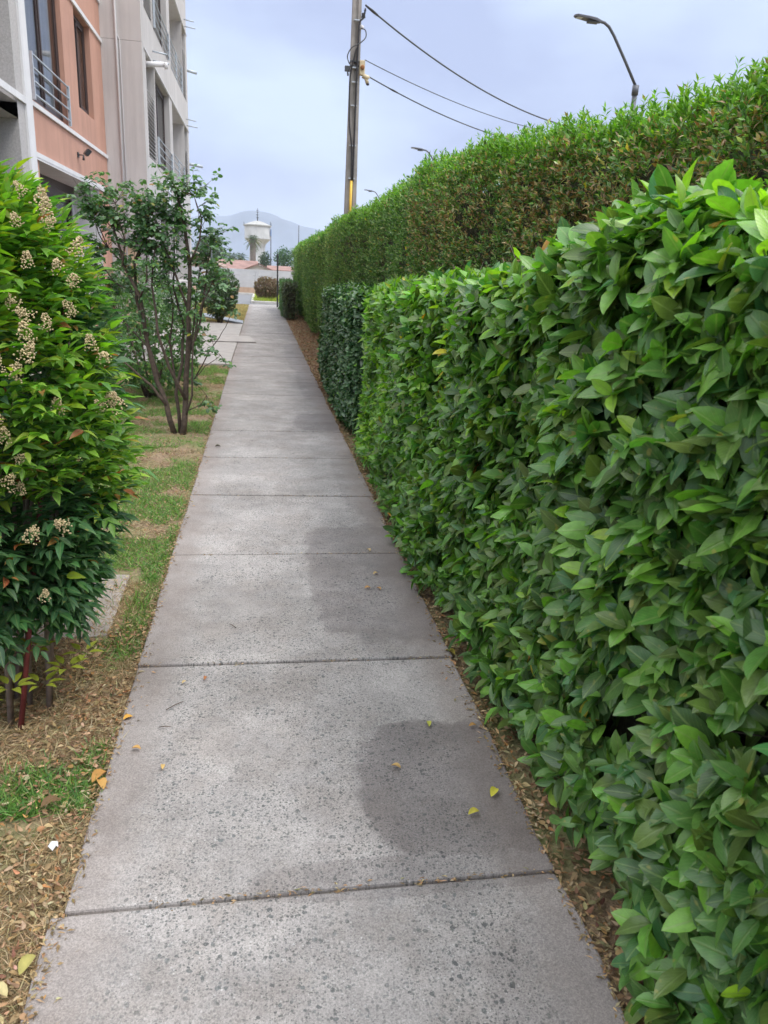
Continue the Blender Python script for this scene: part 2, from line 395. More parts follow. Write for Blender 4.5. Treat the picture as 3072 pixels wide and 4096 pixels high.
# mountains ~3.4 km away
px = np.linspace(-1500, 1500, 160); rows = 16
ctrl = np.array([(-1500, 90), (-900, 140), (-600, 165), (-420, 178), (-330, 182), (-249, 206), (-190, 207), (-130, 215), (-80, 233), (-30, 240), (25, 239), (60, 231), (90, 213), (130, 203), (165, 190), (205, 186), (248, 181), (330, 160), (450, 140), (700, 150), (1000, 120), (1500, 90)])
ridge = np.interp(px, ctrl[:, 0], ctrl[:, 1])
V = []; F = []
for j in range(rows):
    u = j / (rows - 1)
    for i, x in enumerate(px):
        spur = math.sin(x * .021 + 3 * math.sin(x * .006)) * .5 + .5
        prof = (1 - abs(2 * u - 1)) ** .85
        h = ridge[i] * prof * (1 - .16 * spur * math.sin(math.pi * u * 2) ** 2)
        V.append((x * (1 + .0), 3400 + (u - .5) * 900 + 40 * spur * math.sin(math.pi * u), h - 1.0))
for j in range(rows - 1):
    for i in range(len(px) - 1):
        a = j * len(px) + i; F.append((a, a + 1, a + len(px) + 1, a + len(px)))
mb = MB(); mb.add(V, F, True); mb.build('hills', M_hill, kind='structure')

# haze: one closed box of thin air
hz, t, b = newmat('haze_air'); t.nodes.remove(b)
pv = N(t, 'ShaderNodeVolumePrincipled'); pv.inputs['Color'].default_value = (.74, .84, 1.0, 1); pv.inputs['Density'].default_value = .00019; pv.inputs['Anisotropy'].default_value = .1
L(t, pv.outputs[0], t.nodes['Material Output'].inputs['Volume'])
mb = MB(); mb.box(-1600, 1600, -60, 3950, -2, 262); mb.build('haze', hz, kind='stuff')

# ------------------------------------------------------------------ path with slabs
mb = MB(); mb.box(-.46, .77, -1.0, 33.6, -.12, -.018); path = mb.build('path', M_cement, kind='structure')
joints = [-1.0, .32, 1.515, 2.705, 3.905, 5.05, 6.125, 7.21, 8.36, 9.43, 10.55, 11.62, 12.68, 13.65, 14.85, 16.1, 17.35, 18.72, 19.95, 21.2, 22.45, 23.7, 24.95, 26.2, 27.45, 28.7, 29.95, 31.2, 32.4, 33.6]
joints_r = list(joints); joints_r[2] = 1.525; joints_r[3] = 2.70; joints_r[5] = 5.02; joints_r[9] = 9.41
def slab(name, poly, z0, z1, m, parent, bev=.006):
    b_ = MB(); b_.prism(poly, z0, z1); return b_.build(name, m, parent, bevel=bev)
for i in range(len(joints) - 1):
    g = .009 if i > 5 else .006
    y0, y1 = joints[i] + g, joints[i + 1] - g; q0, q1 = joints_r[i] + g, joints_r[i + 1] - g
    n = 9; r_ = random.Random(i)
    xl = [-.472 + r_.uniform(-.004, .004) for _ in range(n + 1)]; xr = [.785 + r_.uniform(-.007, .007) for _ in range(n + 1)]
    if i == 1: xl = [x - .02 for x in xl]
    poly = [(xl[k], y0 + (y1 - y0) * k / n) for k in range(n + 1)][::-1] + [(xr[k], q0 + (q1 - q0) * k / n) for k in range(n + 1)]
    dz = r_.uniform(-.003, .003)
    slab('paving_slab', poly, -.05, dz, M_slab, path, .007)
ck = MB(); pts_ = [(.50, 11.60), (.56, 11.63), (.61, 11.61), (.66, 11.64), (.72, 11.66), (.78, 11.67)]
for (a0, b0), (a1, b1) in zip(pts_[:-1], pts_[1:]): ck.add([(a0, b0 - .010, .0055), (a1, b1 - .014, .0055), (a1, b1 + .012, .0055), (a0, b0 + .008, .0055)], [(0, 1, 2, 3)])
ck.build('crack', M_black, path)
# side path pads at the left
sp_ = MB(); sp_.box(-3.2, -.52, 12.45, 21.5, -.1, -.02); side = sp_.build('side_path', M_cement, kind='structure')
for x0, x1 in ((-3.1, -2.2), (-2.19, -1.36), (-1.35, -.486)):
    slab('paving_slab', [(x0, 12.4), (x1, 12.42), (x1 + .003, 15.6), (x0, 15.6)], -.05, .004, M_cement, side)
slab('paving_slab', [(-3.1, 15.62), (-.482, 15.62), (-.482, 18.0), (-3.1, 18.0)], -.05, .002, M_cement, side)
slab('paving_slab', [(-3.1, 18.02), (-.484, 18.02), (-.486, 21.5), (-3.1, 21.5)], -.05, .006, M_cement, side)
slab('cover_slab', [(-2.0, 15.95), (-.09, 16.15), (-.25, 17.5), (-2.0, 17.4)], .008, .026, M_cement, side)
slab('ramp_slab', [(-1.9, 24.3), (-.49, 21.55), (-.49, 22.5), (-1.75, 25.4)], -.05, .03, M_blueg, side)
# stepping slabs behind the left shrub
t_ = MB(); t_.box(-1.75, -.68, 3.02, 3.7, -.12, -.04); step = t_.build('stepping_path', M_cement, kind='structure')
slab('paving_slab', [(-1.18, 3.0), (-.64, 3.0), (-.655, 3.68), (-1.18, 3.72)], -.08, -.018, M_cement2, step)
slab('paving_slab', [(-1.8, 3.0), (-1.2, 3.0), (-1.2, 3.72), (-1.8, 3.7)], -.08, -.020, M_cement2, step)

# road, kerb, bed at the far end
mb = MB(); mb.add([(-40, 33.6, -.012), (40, 33.6, -.012), (40, 45.0, -.012), (-40, 45.0, -.012)], [(0, 1, 2, 3)]); mb.build('road', M_asph, kind='structure')
kb = MB(); kb.box(-.42, -.28, 34.5, 44.4, -.03, .11); kb.box(-.28, 12, 34.4, 34.56, -.03, .11); kb.build('kerb', M_kerb, kind='structure', bevel=.02)
bd = MB(); bd.box(-.278, 12, 34.562, 44.4, -.03, .07)
bd.build('planting_bed', plain('bed_soil', (.24, .21, .11), .95, .3, 12), kind='structure')
kb = MB(); kb.box(-40, -.43, 44.98, 45.12, -.03, .10); kb.build('kerb', M_kerb, kind='structure', bevel=.02)
vg = MB(); vg.add([(-40, 45.13, .0), (20, 45.13, .0), (20, 46.6, .02), (-40, 46.6, .02)], [(0, 1, 2, 3)]); vg.build('verge', plain('dry_verge', (.34, .26, .16), .95, .25, 6), kind='structure')

# ------------------------------------------------------------------ foliage machinery
def leaf_base(kind, droop=.13, fold=.22, cup=.10, twist=0., wave=0.):
    """unit leaf: x 0..1 along, y -.5...5, z normal. returns verts, tris, uv"""
    prof = {'ovate': [(.0, .0), (.09, .24), (.27, .45), (.52, .50), (.76, .37), (.92, .15), (1, 0)],
            'lance': [(.0, .0), (.14, .36), (.34, .5), (.62, .36), (.84, .15), (1, 0)]}[kind]
    V = [(0, 0, 0)]; uv = [(0, 0)]; T = []
    for x, w in prof[1:-1]:
        z0 = -droop * x * x + .04 * x
        for y in (-w, 0, w):
            V.append((x, y, z0 + fold * abs(y) * .55 + cup * y * y + twist * y * x + wave * math.sin(7 * x + 2 * y) * abs(y))); uv.append((x, y))
    V.append((1, 0, -droop + .02)); uv.append((1, 0))
    T += [(0, 2, 1), (0, 3, 2)]
    nr = len(prof) - 2
    for r in range(nr - 1):
        a = 1 + 3 * r; c = a + 3
        for k in (0, 1): T += [(a + k, a + k + 1, c + k + 1), (a + k, c + k + 1, c + k)]
    a = 1 + 3 * (nr - 1); e_ = len(V) - 1
    T += [(a, a + 1, e_), (a + 1, a + 2, e_)]
    return np.array(V, float), np.array(T), np.array(uv, float)
def leaf_low(wpos=.42):
    V = np.array([(0, 0, 0), (wpos, -.5, .07), (wpos, 0, 0), (wpos, .5, .07), (1, 0, -.1)], float)
    T = np.array([(0, 2, 1), (0, 3, 2), (1, 2, 4), (2, 3, 4)])
    return V, T, V[:, :2].copy()
OV = leaf_base('ovate'); OVS = [OV, leaf_base('ovate', .32, .10, .25, .15, .05), leaf_base('ovate', .05, .45, .0, -.12, .04), leaf_base('ovate', .22, -.05, -.12, .2, .10)]; LA = leaf_base('lance'); LO = leaf_low()
BL = (np.array([(0, -.5, 0), (0, .5, 0), (.55, -.35, .10), (.55, .35, .10), (1, 0, .02)], float), np.array([(0, 1, 3), (0, 3, 2), (2, 3, 4)]), np.array([(0, 0)] * 5, float))

class Leaves:
    def __init__(s): s.P = []; s.D = []; s.Nn = []; s.Ln = []; s.Wd = []; s.C = []
    def add(s, P, D, Nn, Ln, Wd, C):
        for a, b_ in ((s.P, P), (s.D, D), (s.Nn, Nn), (s.Ln, Ln), (s.Wd, Wd), (s.C, C)): a.append(np.asarray(b_, float))
    def cat(s):
        P, D, Nn, Ln, Wd, C = [np.concatenate(a) for a in (s.P, s.D, s.Nn, s.Ln, s.Wd, s.C)]
        D = nrm(D); Nn = nrm(Nn - D * (Nn * D).sum(1, keepdims=True)); S = np.cross(Nn, D)
        return P, D, Nn, S, Ln, Wd, C
def mesh_np(name, V, T, C=None, UV=None, smooth=True):
    me = bpy.data.meshes.new(name)
    me.vertices.add(len(V)); me.vertices.foreach_set('co', V.astype(np.float32).ravel())
    me.loops.add(T.size); me.loops.foreach_set('vertex_index', T.astype(np.int32).ravel())
    me.polygons.add(len(T)); me.polygons.foreach_set('loop_start', np.arange(0, T.size, 3, dtype=np.int32))
    me.update(calc_edges=True)
    if smooth: me.polygons.foreach_set('use_smooth', np.ones(len(T), bool))
    if C is not None:
        a = me.attributes.new('lcol', 'FLOAT_COLOR', 'POINT'); a.data.foreach_set('color', np.concatenate([C, np.ones((len(C), 1))], 1).astype(np.float32).ravel())
    if UV is not None:
        a = me.attributes.new('luv', 'FLOAT_VECTOR', 'POINT'); a.data.foreach_set('vector', np.concatenate([UV, np.zeros((len(UV), 1))], 1).astype(np.float32).ravel())
    return me
def expand(base, P, D, Nn, S, Ln, Wd, C):
    bv, bt, bu = base; n = len(P); k = len(bv)
    V = P[:, None, :] + bv[None, :, 0:1] * (Ln[:, None] * D)[:, None, :] + bv[None, :, 1:2] * (Wd[:, None] * S)[:, None, :] + bv[None, :, 2:3] * (Ln[:, None] * Nn)[:, None, :]
    T = bt[None] + (np.arange(n) * k)[:, None, None]
    return V.reshape(-1, 3), T.reshape(-1, 3), np.repeat(C, k, 0), np.tile(bu, (n, 1))
CAMP = np.array((0, 0, 1.5)); CAMR = np.array(Mr)
def project(P):
    q = (P - CAMP) @ CAMR   # to camera coordinates
    d = -q[:, 2]; d = np.where(d < .05, .05, d)
    return 829.5 + 1618 * q[:, 0] / d, 1106 - 1618 * q[:, 1] / d, -q[:, 2]
def foliage(name, leafname, root, LV, m, base=OV, near=None, singles=300, out=None, split=None, win=None):
    """one joined mass + the 300 leaves that show largest as parts of their own"""
    P, D, Nn, S, Ln, Wd, C = LV.cat()
    order = np.zeros(0, int)
    if singles:
        cx, cy, dep = project(P + D * (Ln * .5)[:, None])
        vis = (dep > .2) & (cx > 5) & (cx < 1654) & (cy > 5) & (cy < 2207)
        if win: vis &= (cx > win[0]) & (cx < win[1]) & (cy > win[2]) & (cy < win[3])
        if out is not None: vis &= out
        v = nrm(CAMP - P); face = np.abs((v * Nn).sum(1))
        score = np.where(vis, Ln * Wd * face / np.maximum(dep, .2) ** 2, -1)
        # take the frontmost leaf per screen cell first
        order = np.argsort(-score)[:singles]; order = order[score[order] > 0]
    keep = np.ones(len(P), bool); keep[order] = False
    idx = np.nonzero(keep)[0]
    if split is not None:
        near_i = idx[split[idx]]; far_i = idx[~split[idx]]
    else: near_i, far_i = idx, idx[:0]
    bases = base if isinstance(base, list) else [base]
    vi = np.arange(len(P)) % len(bases)
    parts = [(bs, near_i[vi[near_i] == k]) for k, bs in enumerate(bases)] + [(LO, far_i)]
    Vs, Ts, Cs, Us, off = [], [], [], [], 0
    for bs, ii in parts:
        if len(ii) == 0: continue
        v_, t_, c_, u_ = expand(bs, P[ii], D[ii], Nn[ii], S[ii], Ln[ii], Wd[ii], C[ii])
        Vs.append(v_); Ts.append(t_ + off); Cs.append(c_); Us.append(u_); off += len(v_)
    me = mesh_np(name, np.concatenate(Vs), np.concatenate(Ts), np.concatenate(Cs), np.concatenate(Us)); me.materials.append(m)
    o = link(name, me, root); o['kind'] = 'stuff'
    if len(order):
        # a palette of 12 colours taken from the chosen leaves; alike leaves share mesh data
        pal = C[order][np.linspace(0, len(order) - 1, 12).astype(int)]
        meshes = []
        for bs in bases:
            for c in pal:
                mm = mesh_np(leafname, bs[0], bs[1], np.tile(c, (len(bs[0]), 1)), bs[2]); mm.materials.append(m); meshes.append(mm)
        inv = root_inverse(root)
        for i in order:
            j = int(np.argmin(((pal - C[i]) ** 2).sum(1))) + 12 * int(vi[i])
            ob = bpy.data.objects.new(leafname, meshes[j]); COL.objects.link(ob); ob.parent = root; ob.matrix_parent_inverse = inv
            x = D[i] * Ln[i]; y = S[i] * Wd[i]; z = Nn[i] * Ln[i]; p = P[i]
            # local frame is orthogonal: rotation + scale
            R = Matrix((tuple(D[i]), tuple(S[i]), tuple(Nn[i]))).transposed()
            ob.matrix_basis = Matrix.LocRotScale(Vector(p), R.to_quaternion(), Vector((Ln[i], Wd[i], Ln[i])))
    return o
def pick(cols, probs, n, jit=.15):
    c = np.array(cols)[rng.choice(len(cols), n, p=np.array(probs) / sum(probs))]
    return c * (1 + jit * rng.normal(size=(n, 1))) * (1 + .06 * rng.normal(size=(n, 3)))

def hedge_points(n, x0, x1, y0, y1, ztop, zb=.05, r=.12, ends=(True, False), back=.0):
    """points and normals on a clipped hedge (face towards -X, top, ends)"""
    hz_ = ztop(np.array([(y0 + y1) / 2]))[0] - zb
    wf, wt, we = hz_ * (y1 - y0), (x1 - x0) * (y1 - y0), (x1 - x0) * hz_
    ws = [wf, wt, we if ends[0] else 0, we if ends[1] else 0]
    cnt = (np.array(ws) / sum(ws) * n).astype(int)
    P = []; Nn = []
    def rr(k): return rng.random(k)
    for w, k in enumerate(cnt):
        if k == 0: continue
        if w == 0:
            y = y0 + rr(k) * (y1 - y0); z = zb + rr(k) * (ztop(y) - zb); x = np.full(k, x0); nn = np.tile((-1., 0, 0), (k, 1))
        elif w == 1:
            y = y0 + rr(k) * (y1 - y0); x = x0 + rr(k) * (x1 - x0); z = ztop(y); nn = np.tile((0, 0, 1.), (k, 1))
        else:
            yy = y0 if w == 2 else y1; y = np.full(k, yy); x = x0 + rr(k) * (x1 - x0); z = zb + rr(k) * (ztop(y) - zb); nn = np.tile((0, -1. if w == 2 else 1., 0), (k, 1))
        p = np.stack([x, y, z], 1)
        # round the edges: pull points inside an inner box of radius r
        lo = np.stack([np.full(k, x0 + r), np.full(k, y0 + r), np.full(k, zb - 1)], 1); hi = np.stack([np.full(k, x1 + 1), np.full(k, y1 - r), ztop(y) - r], 1)
        c = np.clip(p, lo, hi); d = p - c; ln = np.linalg.norm(d, axis=1, keepdims=True)
        okm = ln[:, 0] > 1e-6
        nn[okm] = d[okm] / ln[okm]; p[okm] = c[okm] + nn[okm] * r
        P.append(p); Nn.append(nn)
    return np.concatenate(P), np.concatenate(Nn)

def shoots(LV, P, Nn, nl, slen, ll, lw, colf, up=.45, jit=.45, depth=(.0, .1), ang=58, lvar=.25, face=.5, upn=.35, scl=None):
    n = len(P)
    d = nrm(Nn + np.array((0, 0, up)) + jit * rng.normal(size=(n, 3)))
    P0 = P - Nn * rng.uniform(depth[0], depth[1], (n, 1)) - d * slen
    L_ = slen * rng.uniform(.6, 1.3, n)
    ref = nrm(rng.normal(size=(n, 3))); a = nrm(ref - d * (ref * d).sum(1, keepdims=True)); b_ = np.cross(d, a)
    for k in range(nl):
        f = (k + 1) / nl
        phi = k * 2.4 + rng.normal(size=n) * .3
        rad = np.cos(phi)[:, None] * a + np.sin(phi)[:, None] * b_
        th = np.radians(ang * (1.15 - .55 * f) + rng.normal(size=n) * 12)[:, None]
        ld = nrm(np.cos(th) * d + np.sin(th) * rad + np.array((0, 0, -.12)))
        ln_ = d * (.6 if upn > .5 else 1) + face * Nn + np.array((0, 0, upn)) - rad * .2 + .25 * rng.normal(size=(n, 3))
        pos = P0 + d * (L_ * (.35 + .65 * f))[:, None]
        s_ = rng.normal(1, lvar * .6, n).clip(.5, 1.5) * (1 - .25 * (f > .9)) * (1 if scl is None else scl)
        LV.add(pos, ld, ln_, ll * s_, lw * s_ * rng.normal(1, .1, n), colf(pos, f))
    return d

def twig_lines(mb_, P, d, ln, r=.0025, n=4):
    for p, q, l_ in zip(P, d, ln): mb_.tube([p, p + q * l_], [r * 1.3, r * .7], n, cap=False)

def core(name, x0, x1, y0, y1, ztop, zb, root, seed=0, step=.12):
    """added dark filler inside a clipped hedge: blocks light and reads as shadow"""
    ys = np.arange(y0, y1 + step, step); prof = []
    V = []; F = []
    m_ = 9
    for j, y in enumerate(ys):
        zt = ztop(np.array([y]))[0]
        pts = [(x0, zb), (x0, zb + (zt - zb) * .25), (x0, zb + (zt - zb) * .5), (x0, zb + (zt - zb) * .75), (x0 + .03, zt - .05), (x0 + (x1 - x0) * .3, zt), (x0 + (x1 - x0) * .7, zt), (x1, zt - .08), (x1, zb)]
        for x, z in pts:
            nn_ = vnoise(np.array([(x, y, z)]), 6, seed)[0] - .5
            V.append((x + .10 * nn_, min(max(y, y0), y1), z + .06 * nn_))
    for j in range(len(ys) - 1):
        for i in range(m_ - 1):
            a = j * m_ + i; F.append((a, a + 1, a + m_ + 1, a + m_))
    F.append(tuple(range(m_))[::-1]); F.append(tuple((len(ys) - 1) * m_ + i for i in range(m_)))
    c = MB(); c.add(V, F); return c.build(name, M_shade_core, root)

G_DK = (.036, .105, .022); G_MD = (.074, .185, .030); G_LT = (.130, .300, .032); G_LIME = (.25, .44, .030); G_OL = (.090, .145, .028); G_BLU = (.044, .150, .050)
YEL = (.60, .42, .04); ORG = (.50, .20, .03); BRN = (.22, .12, .06)

# ------------------------------------------------------------------ near hedge (broad oval leaves)
zt_near = lambda y: np.interp(y, [-1, 1.2, 2.1, 2.6, 3.5, 6.4], [1.67, 1.67, 1.65, 1.57, 1.52, 1.42]) - .03
hedge = empty('hedge', (1.05, 3.0, 0), 'chest-high clipped hedge of broad oval leaves crowding the right edge of the path', 'hedge')
LV = Leaves(); NY1 = 6.35
def near_shift(P):  # gentle bulges of the clipped face
    s_ = (vnoise(P, 1.6, 1) - .5) * .13 + (vnoise(P, 4.5, 2) - .5) * .07
    bot = -np.clip((.45 - P[:, 2]) / .45, 0, 1) * .045 + np.clip((1.0 - P[:, 2]) / .8, 0, 1) * np.clip((2.8 - P[:, 1]) / 1.0, 0, 1) * .045
    return s_ + bot
def near_col(P, f):
    n = len(P); top = np.clip((P[:, 2] - zt_near(P[:, 1]) + .18) / .2, 0, 1); pn = vnoise(P, 3, 4)
    base = pick([G_DK, G_MD, G_LT, G_OL, G_BLU], [2.2, 4, 2.0, 2.4, .6], n)
    new = pick([G_LT, G_LIME, G_MD, G_BLU], [4, 3.5, 2, 1.5], n)
    w = (rng.random(n) < top * .75 * (.6 + f * .5))
    w |= (rng.random(n) < (.06 if f > .8 else .01) * (pn > .5) * 3)
    base[w] = new[w]
    far = rng.random(n) < .6 * np.clip((P[:, 1] - 3.0) / 2.0, 0, 1) * (vnoise(P, 2.2, 8) > .5)
    base[far] = pick([G_LT, G_LIME], [2, 1], int(far.sum())) if far.any() else base[far]
    d_ = rng.random(n) < .006; base[d_] = pick([YEL, ORG, (.3, .3, .05)], [1, 1.3, 1], int(d_.sum()))
    return np.clip(base * 1.22, .008, .8)
for dens, dep_, nl, ll in ((430, (-.02, .03), 7, .071), (300, (.05, .12), 6, .066)):
    area = (1.6 + .5) * (NY1 + .9)
    P, Nn = hedge_points(int(dens * area), .85, 1.40, -.9, NY1, zt_near, .05, .13, (False, True))
    P = P - Nn * near_shift(P)[:, None]
    holes = vnoise(P, 3.4, 5) * .6 + vnoise(P, 9, 6) * .4
    k = (holes < .69) | (P[:, 2] > zt_near(P[:, 1]) - .2); P, Nn = P[k], Nn[k]
    lo = (P[:, 2] < .30) & (rng.random(len(P)) < .35); P, Nn = P[~lo], Nn[~lo]
    shoots(LV, P, Nn, nl, .06, ll, ll * .47, near_col, up=.15, jit=.5, depth=dep_, ang=70, lvar=.34, upn=.75, face=.6, scl=np.interp(P[:, 1], [1.0, 2.6, 4.0], [1.10, 1.0, .96]))
# new shoots standing out of the top
P, Nn = hedge_points(900, .96, 1.4, 0, NY1, zt_near, 1.2, .1, (False, False)); k = Nn[:, 2] > .6; P, Nn = P[k], Nn[k]
shoots(LV, P + np.array((0, 0, .03)), Nn, 7, .075, .055, .026, lambda P, f: pick([G_LT, G_LIME, G_MD, (.30, .40, .05)], [3, 4, 1.5, 1 * (f > .8) + .01], len(P)), up=1.0, jit=.5, depth=(0, .02), ang=45)
Pn = np.concatenate(LV.P); foliage('foliage', 'leaf', hedge, LV, M_leaf, OVS, singles=300, out=(Pn[:, 0] < .90) | (Pn[:, 2] > zt_near(Pn[:, 1]) - .02), split=Pn[:, 1] < 4.2)
core('shade_core', 1.02, 1.40, -.88, NY1 - .14, lambda y: zt_near(y) - .16, .06, hedge, 1)
tw = MB()
P, Nn = hedge_points(700, .99, 1.4, .3, NY1, zt_near, .05, .1, (False, True))
twig_lines(tw, P, nrm(Nn + .8 * rng.normal(size=P.shape)), rng.uniform(.06, .16, len(P)), .0016)
for k in range(34):
    y = .3 + k * .18 + random.uniform(-.05, .05); x = 1.02 + random.uniform(-.05, .12)
    tw.tube([(x - .03, y, -.04), (x - .04 + random.uniform(-.05, .05), y + random.uniform(-.05, .05), .25), (x + random.uniform(-.08, .08), y + random.uniform(-.1, .1), .6)], [.011, .008, .005], 6, cap=False)
tw.build('branches', M_cane, hedge)['kind'] = 'stuff'

# ------------------------------------------------------------------ dark glossy hedge block behind it
dark = empty('hedge', (1.1, 8.8, 0), 'dark green glossy clipped hedge block between the near broad-leaved hedge and the tall hedge', 'hedge')
zt_dark = lambda y: np.interp(y, [6.8, 8, 11.2], [1.34, 1.34, 1.26])
LV = Leaves()
def dark_col(P, f):
    n = len(P); top = np.clip((P[:, 2] - 1.12) / .2, 0, 1)
    b_ = pick([(.026, .078, .034), (.040, .112, .050), (.065, .155, .066)], [3, 3, 1.4], n)
    w = rng.random(n) < top * .5 + .05 * (P[:, 0] < .95); b_[w] = pick([G_MD, G_LT, (.05, .16, .05)], [2, 2, 2], int(w.sum())); return np.clip(b_, .005, .6)
P, Nn = hedge_points(5600, .85, 1.24, 7.0, 11.0, zt_dark, .05, .10, (True, True)); P = P - Nn * ((vnoise(P, 3, 9) - .5) * .08)[:, None]
shoots(LV, P, Nn, 6, .05, .070, .036, dark_col, up=.2, jit=.4, depth=(0, .05), ang=66)
Pn = np.concatenate(LV.P); foliage('foliage', 'leaf', dark, LV, M_leaf_dark, OV, out=(Pn[:, 0] < .9) | (Pn[:, 1] < 7.02) | (Pn[:, 2] > 1.3), split=Pn[:, 1] < 9, win=(690, 830, 600, 950))
core('shade_core', .95, 1.23, 7.08, 10.9, lambda y: zt_dark(y) - .1, .08, dark, 3)
tk = MB()
for k in range(9):
    y = 7.2 + k * .42; tk.tube([(1.0, y, -.04), (1.02, y + .04, .35)], [.016, .012], 6)
tk.build('branches', M_bark, dark)['kind'] = 'stuff'

# ------------------------------------------------------------------ tall hedge
tall = empty('hedge', (1.6, 16, 0), 'tall sheared hedge of tiny leaves with browned patches rising above the lower hedges', 'hedge')
zt_tall = lambda y: np.interp(y, [-1, 2, 3.2, 4.0, 5, 6.5, 40], [2.17, 2.17, 2.17, 2.24, 2.29, 2.33, 2.33]) - .125 + .10 * vnoise(np.stack([np.asarray(y, float), 0 * np.asarray(y, float), 0 * np.asarray(y, float)], 1), .9, 77) + .04 * vnoise(np.stack([np.asarray(y, float), 0 * np.asarray(y, float), 0 * np.asarray(y, float)], 1), 2.7, 78)
LV = Leaves()
def tall_col(P, f):
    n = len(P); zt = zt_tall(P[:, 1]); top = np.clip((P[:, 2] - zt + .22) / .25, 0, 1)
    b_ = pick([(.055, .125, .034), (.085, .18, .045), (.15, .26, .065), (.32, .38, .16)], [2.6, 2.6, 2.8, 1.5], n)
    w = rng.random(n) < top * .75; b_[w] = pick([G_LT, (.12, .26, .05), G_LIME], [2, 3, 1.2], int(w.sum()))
    ps = P * np.array((1, 1, .55)); br = vnoise(ps, 2.1, 11) * .6 + vnoise(ps, 6.5, 12) * .4 + .24 * np.clip((6.5 - P[:, 1]) / 3.5, 0, 1) + .04
    zone = np.clip(1 - np.abs(P[:, 2] - (zt - .38)) / .50, 0, 1)
    w = rng.random(n) < np.clip((br - .43) * 3.4, 0, .58) * zone * (.10 + .90 * np.clip((10 - P[:, 1]) / 6, 0, 1)); b_[w] = pick([(.32, .17, .09), (.20, .11, .06), (.46, .31, .19), (.42, .34, .14)], [3, 2, 2.6, 1], int(w.sum()))
    w = (rng.random(n) < .010); b_[w] = pick([YEL, (.5, .45, .3)], [1, 1], int(w.sum()))
    return np.clip(b_ * 1.22, .005, .75)
def tshift(P): return (vnoise(P * np.array((1, 1, .35)), 1.3, 13) - .5) * .26 + (vnoise(P * np.array((1, 1, .5)), 6, 14) - .5) * .08
for (ya, yb, n, nl, sl_, ll, lw, zlow) in ((.2, 7.0, 16000, 9, .065, .030, .012, 1.15), (7.0, 14.0, 9500, 8, .08, .040, .014, .05), (14.0, 31.4, 13000, 7, .10, .062, .020, .05)):
    P, Nn = hedge_points(n, 1.27, 2.0, ya, yb, zt_tall, zlow, .12, (ya < 1, yb > 30))
    P = P - Nn * tshift(P)[:, None]
    hl = (vnoise(P * np.array((1, 1, .45)), 3.4, 17) < .74) | (P[:, 2] > zt_tall(P[:, 1]) - .3); P, Nn = P[hl], Nn[hl]
    P[:, 0] += .10 * np.clip((.6 - P[:, 2]) / .6, 0, 1) + np.clip((5.2 - P[:, 1]) / 2, 0, 1) * .14
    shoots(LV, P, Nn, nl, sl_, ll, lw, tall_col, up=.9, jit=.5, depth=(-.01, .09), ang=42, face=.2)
# loose upright shoots on top
for ya, yb, n, sl_, ll in ((1.0, 7.0, 2300, .075, .034), (7, 14, 1500, .08, .04), (14, 31, 1200, .08, .05)):
    P, Nn = hedge_points(n * 2, 1.30, 2.0, ya, yb, zt_tall, 2.0, .1, (False, False)); k = Nn[:, 2] > .5; P, Nn = P[k], Nn[k]
    P[:, 0] += np.clip((5.2 - P[:, 1]) / 2, 0, 1) * .14
    P[:, 2] += rng.random(len(P)) ** 2.5 * .09 + .02 + .10 * (vnoise(P, 1.3, 15) - .4)
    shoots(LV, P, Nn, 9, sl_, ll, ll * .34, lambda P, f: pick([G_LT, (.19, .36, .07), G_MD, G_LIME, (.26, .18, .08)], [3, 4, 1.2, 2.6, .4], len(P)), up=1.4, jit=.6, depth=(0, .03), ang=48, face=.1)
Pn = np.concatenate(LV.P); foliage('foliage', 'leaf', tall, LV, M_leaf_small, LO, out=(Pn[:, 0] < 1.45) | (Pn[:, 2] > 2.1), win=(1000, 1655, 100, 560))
core('shade_core', 1.48, 1.95, .3, 31.2, lambda y: zt_tall(y) - .13, .1, tall, 5, .3)
tw = MB()
P, Nn = hedge_points(2600, 1.36, 1.95, 1, 12, lambda y: zt_tall(y) - .04, 1.0, .1, (False, False)); P[:, 0] += np.clip((5.2 - P[:, 1]) / 2, 0, 1) * .14
twig_lines(tw, P - Nn * .1, nrm(Nn + np.array((0, 0, .9)) + .6 * rng.normal(size=P.shape)), rng.uniform(.06, .2, len(P)), .0018, 3)
tw.build('branches', M_bark, tall)['kind'] = 'stuff'

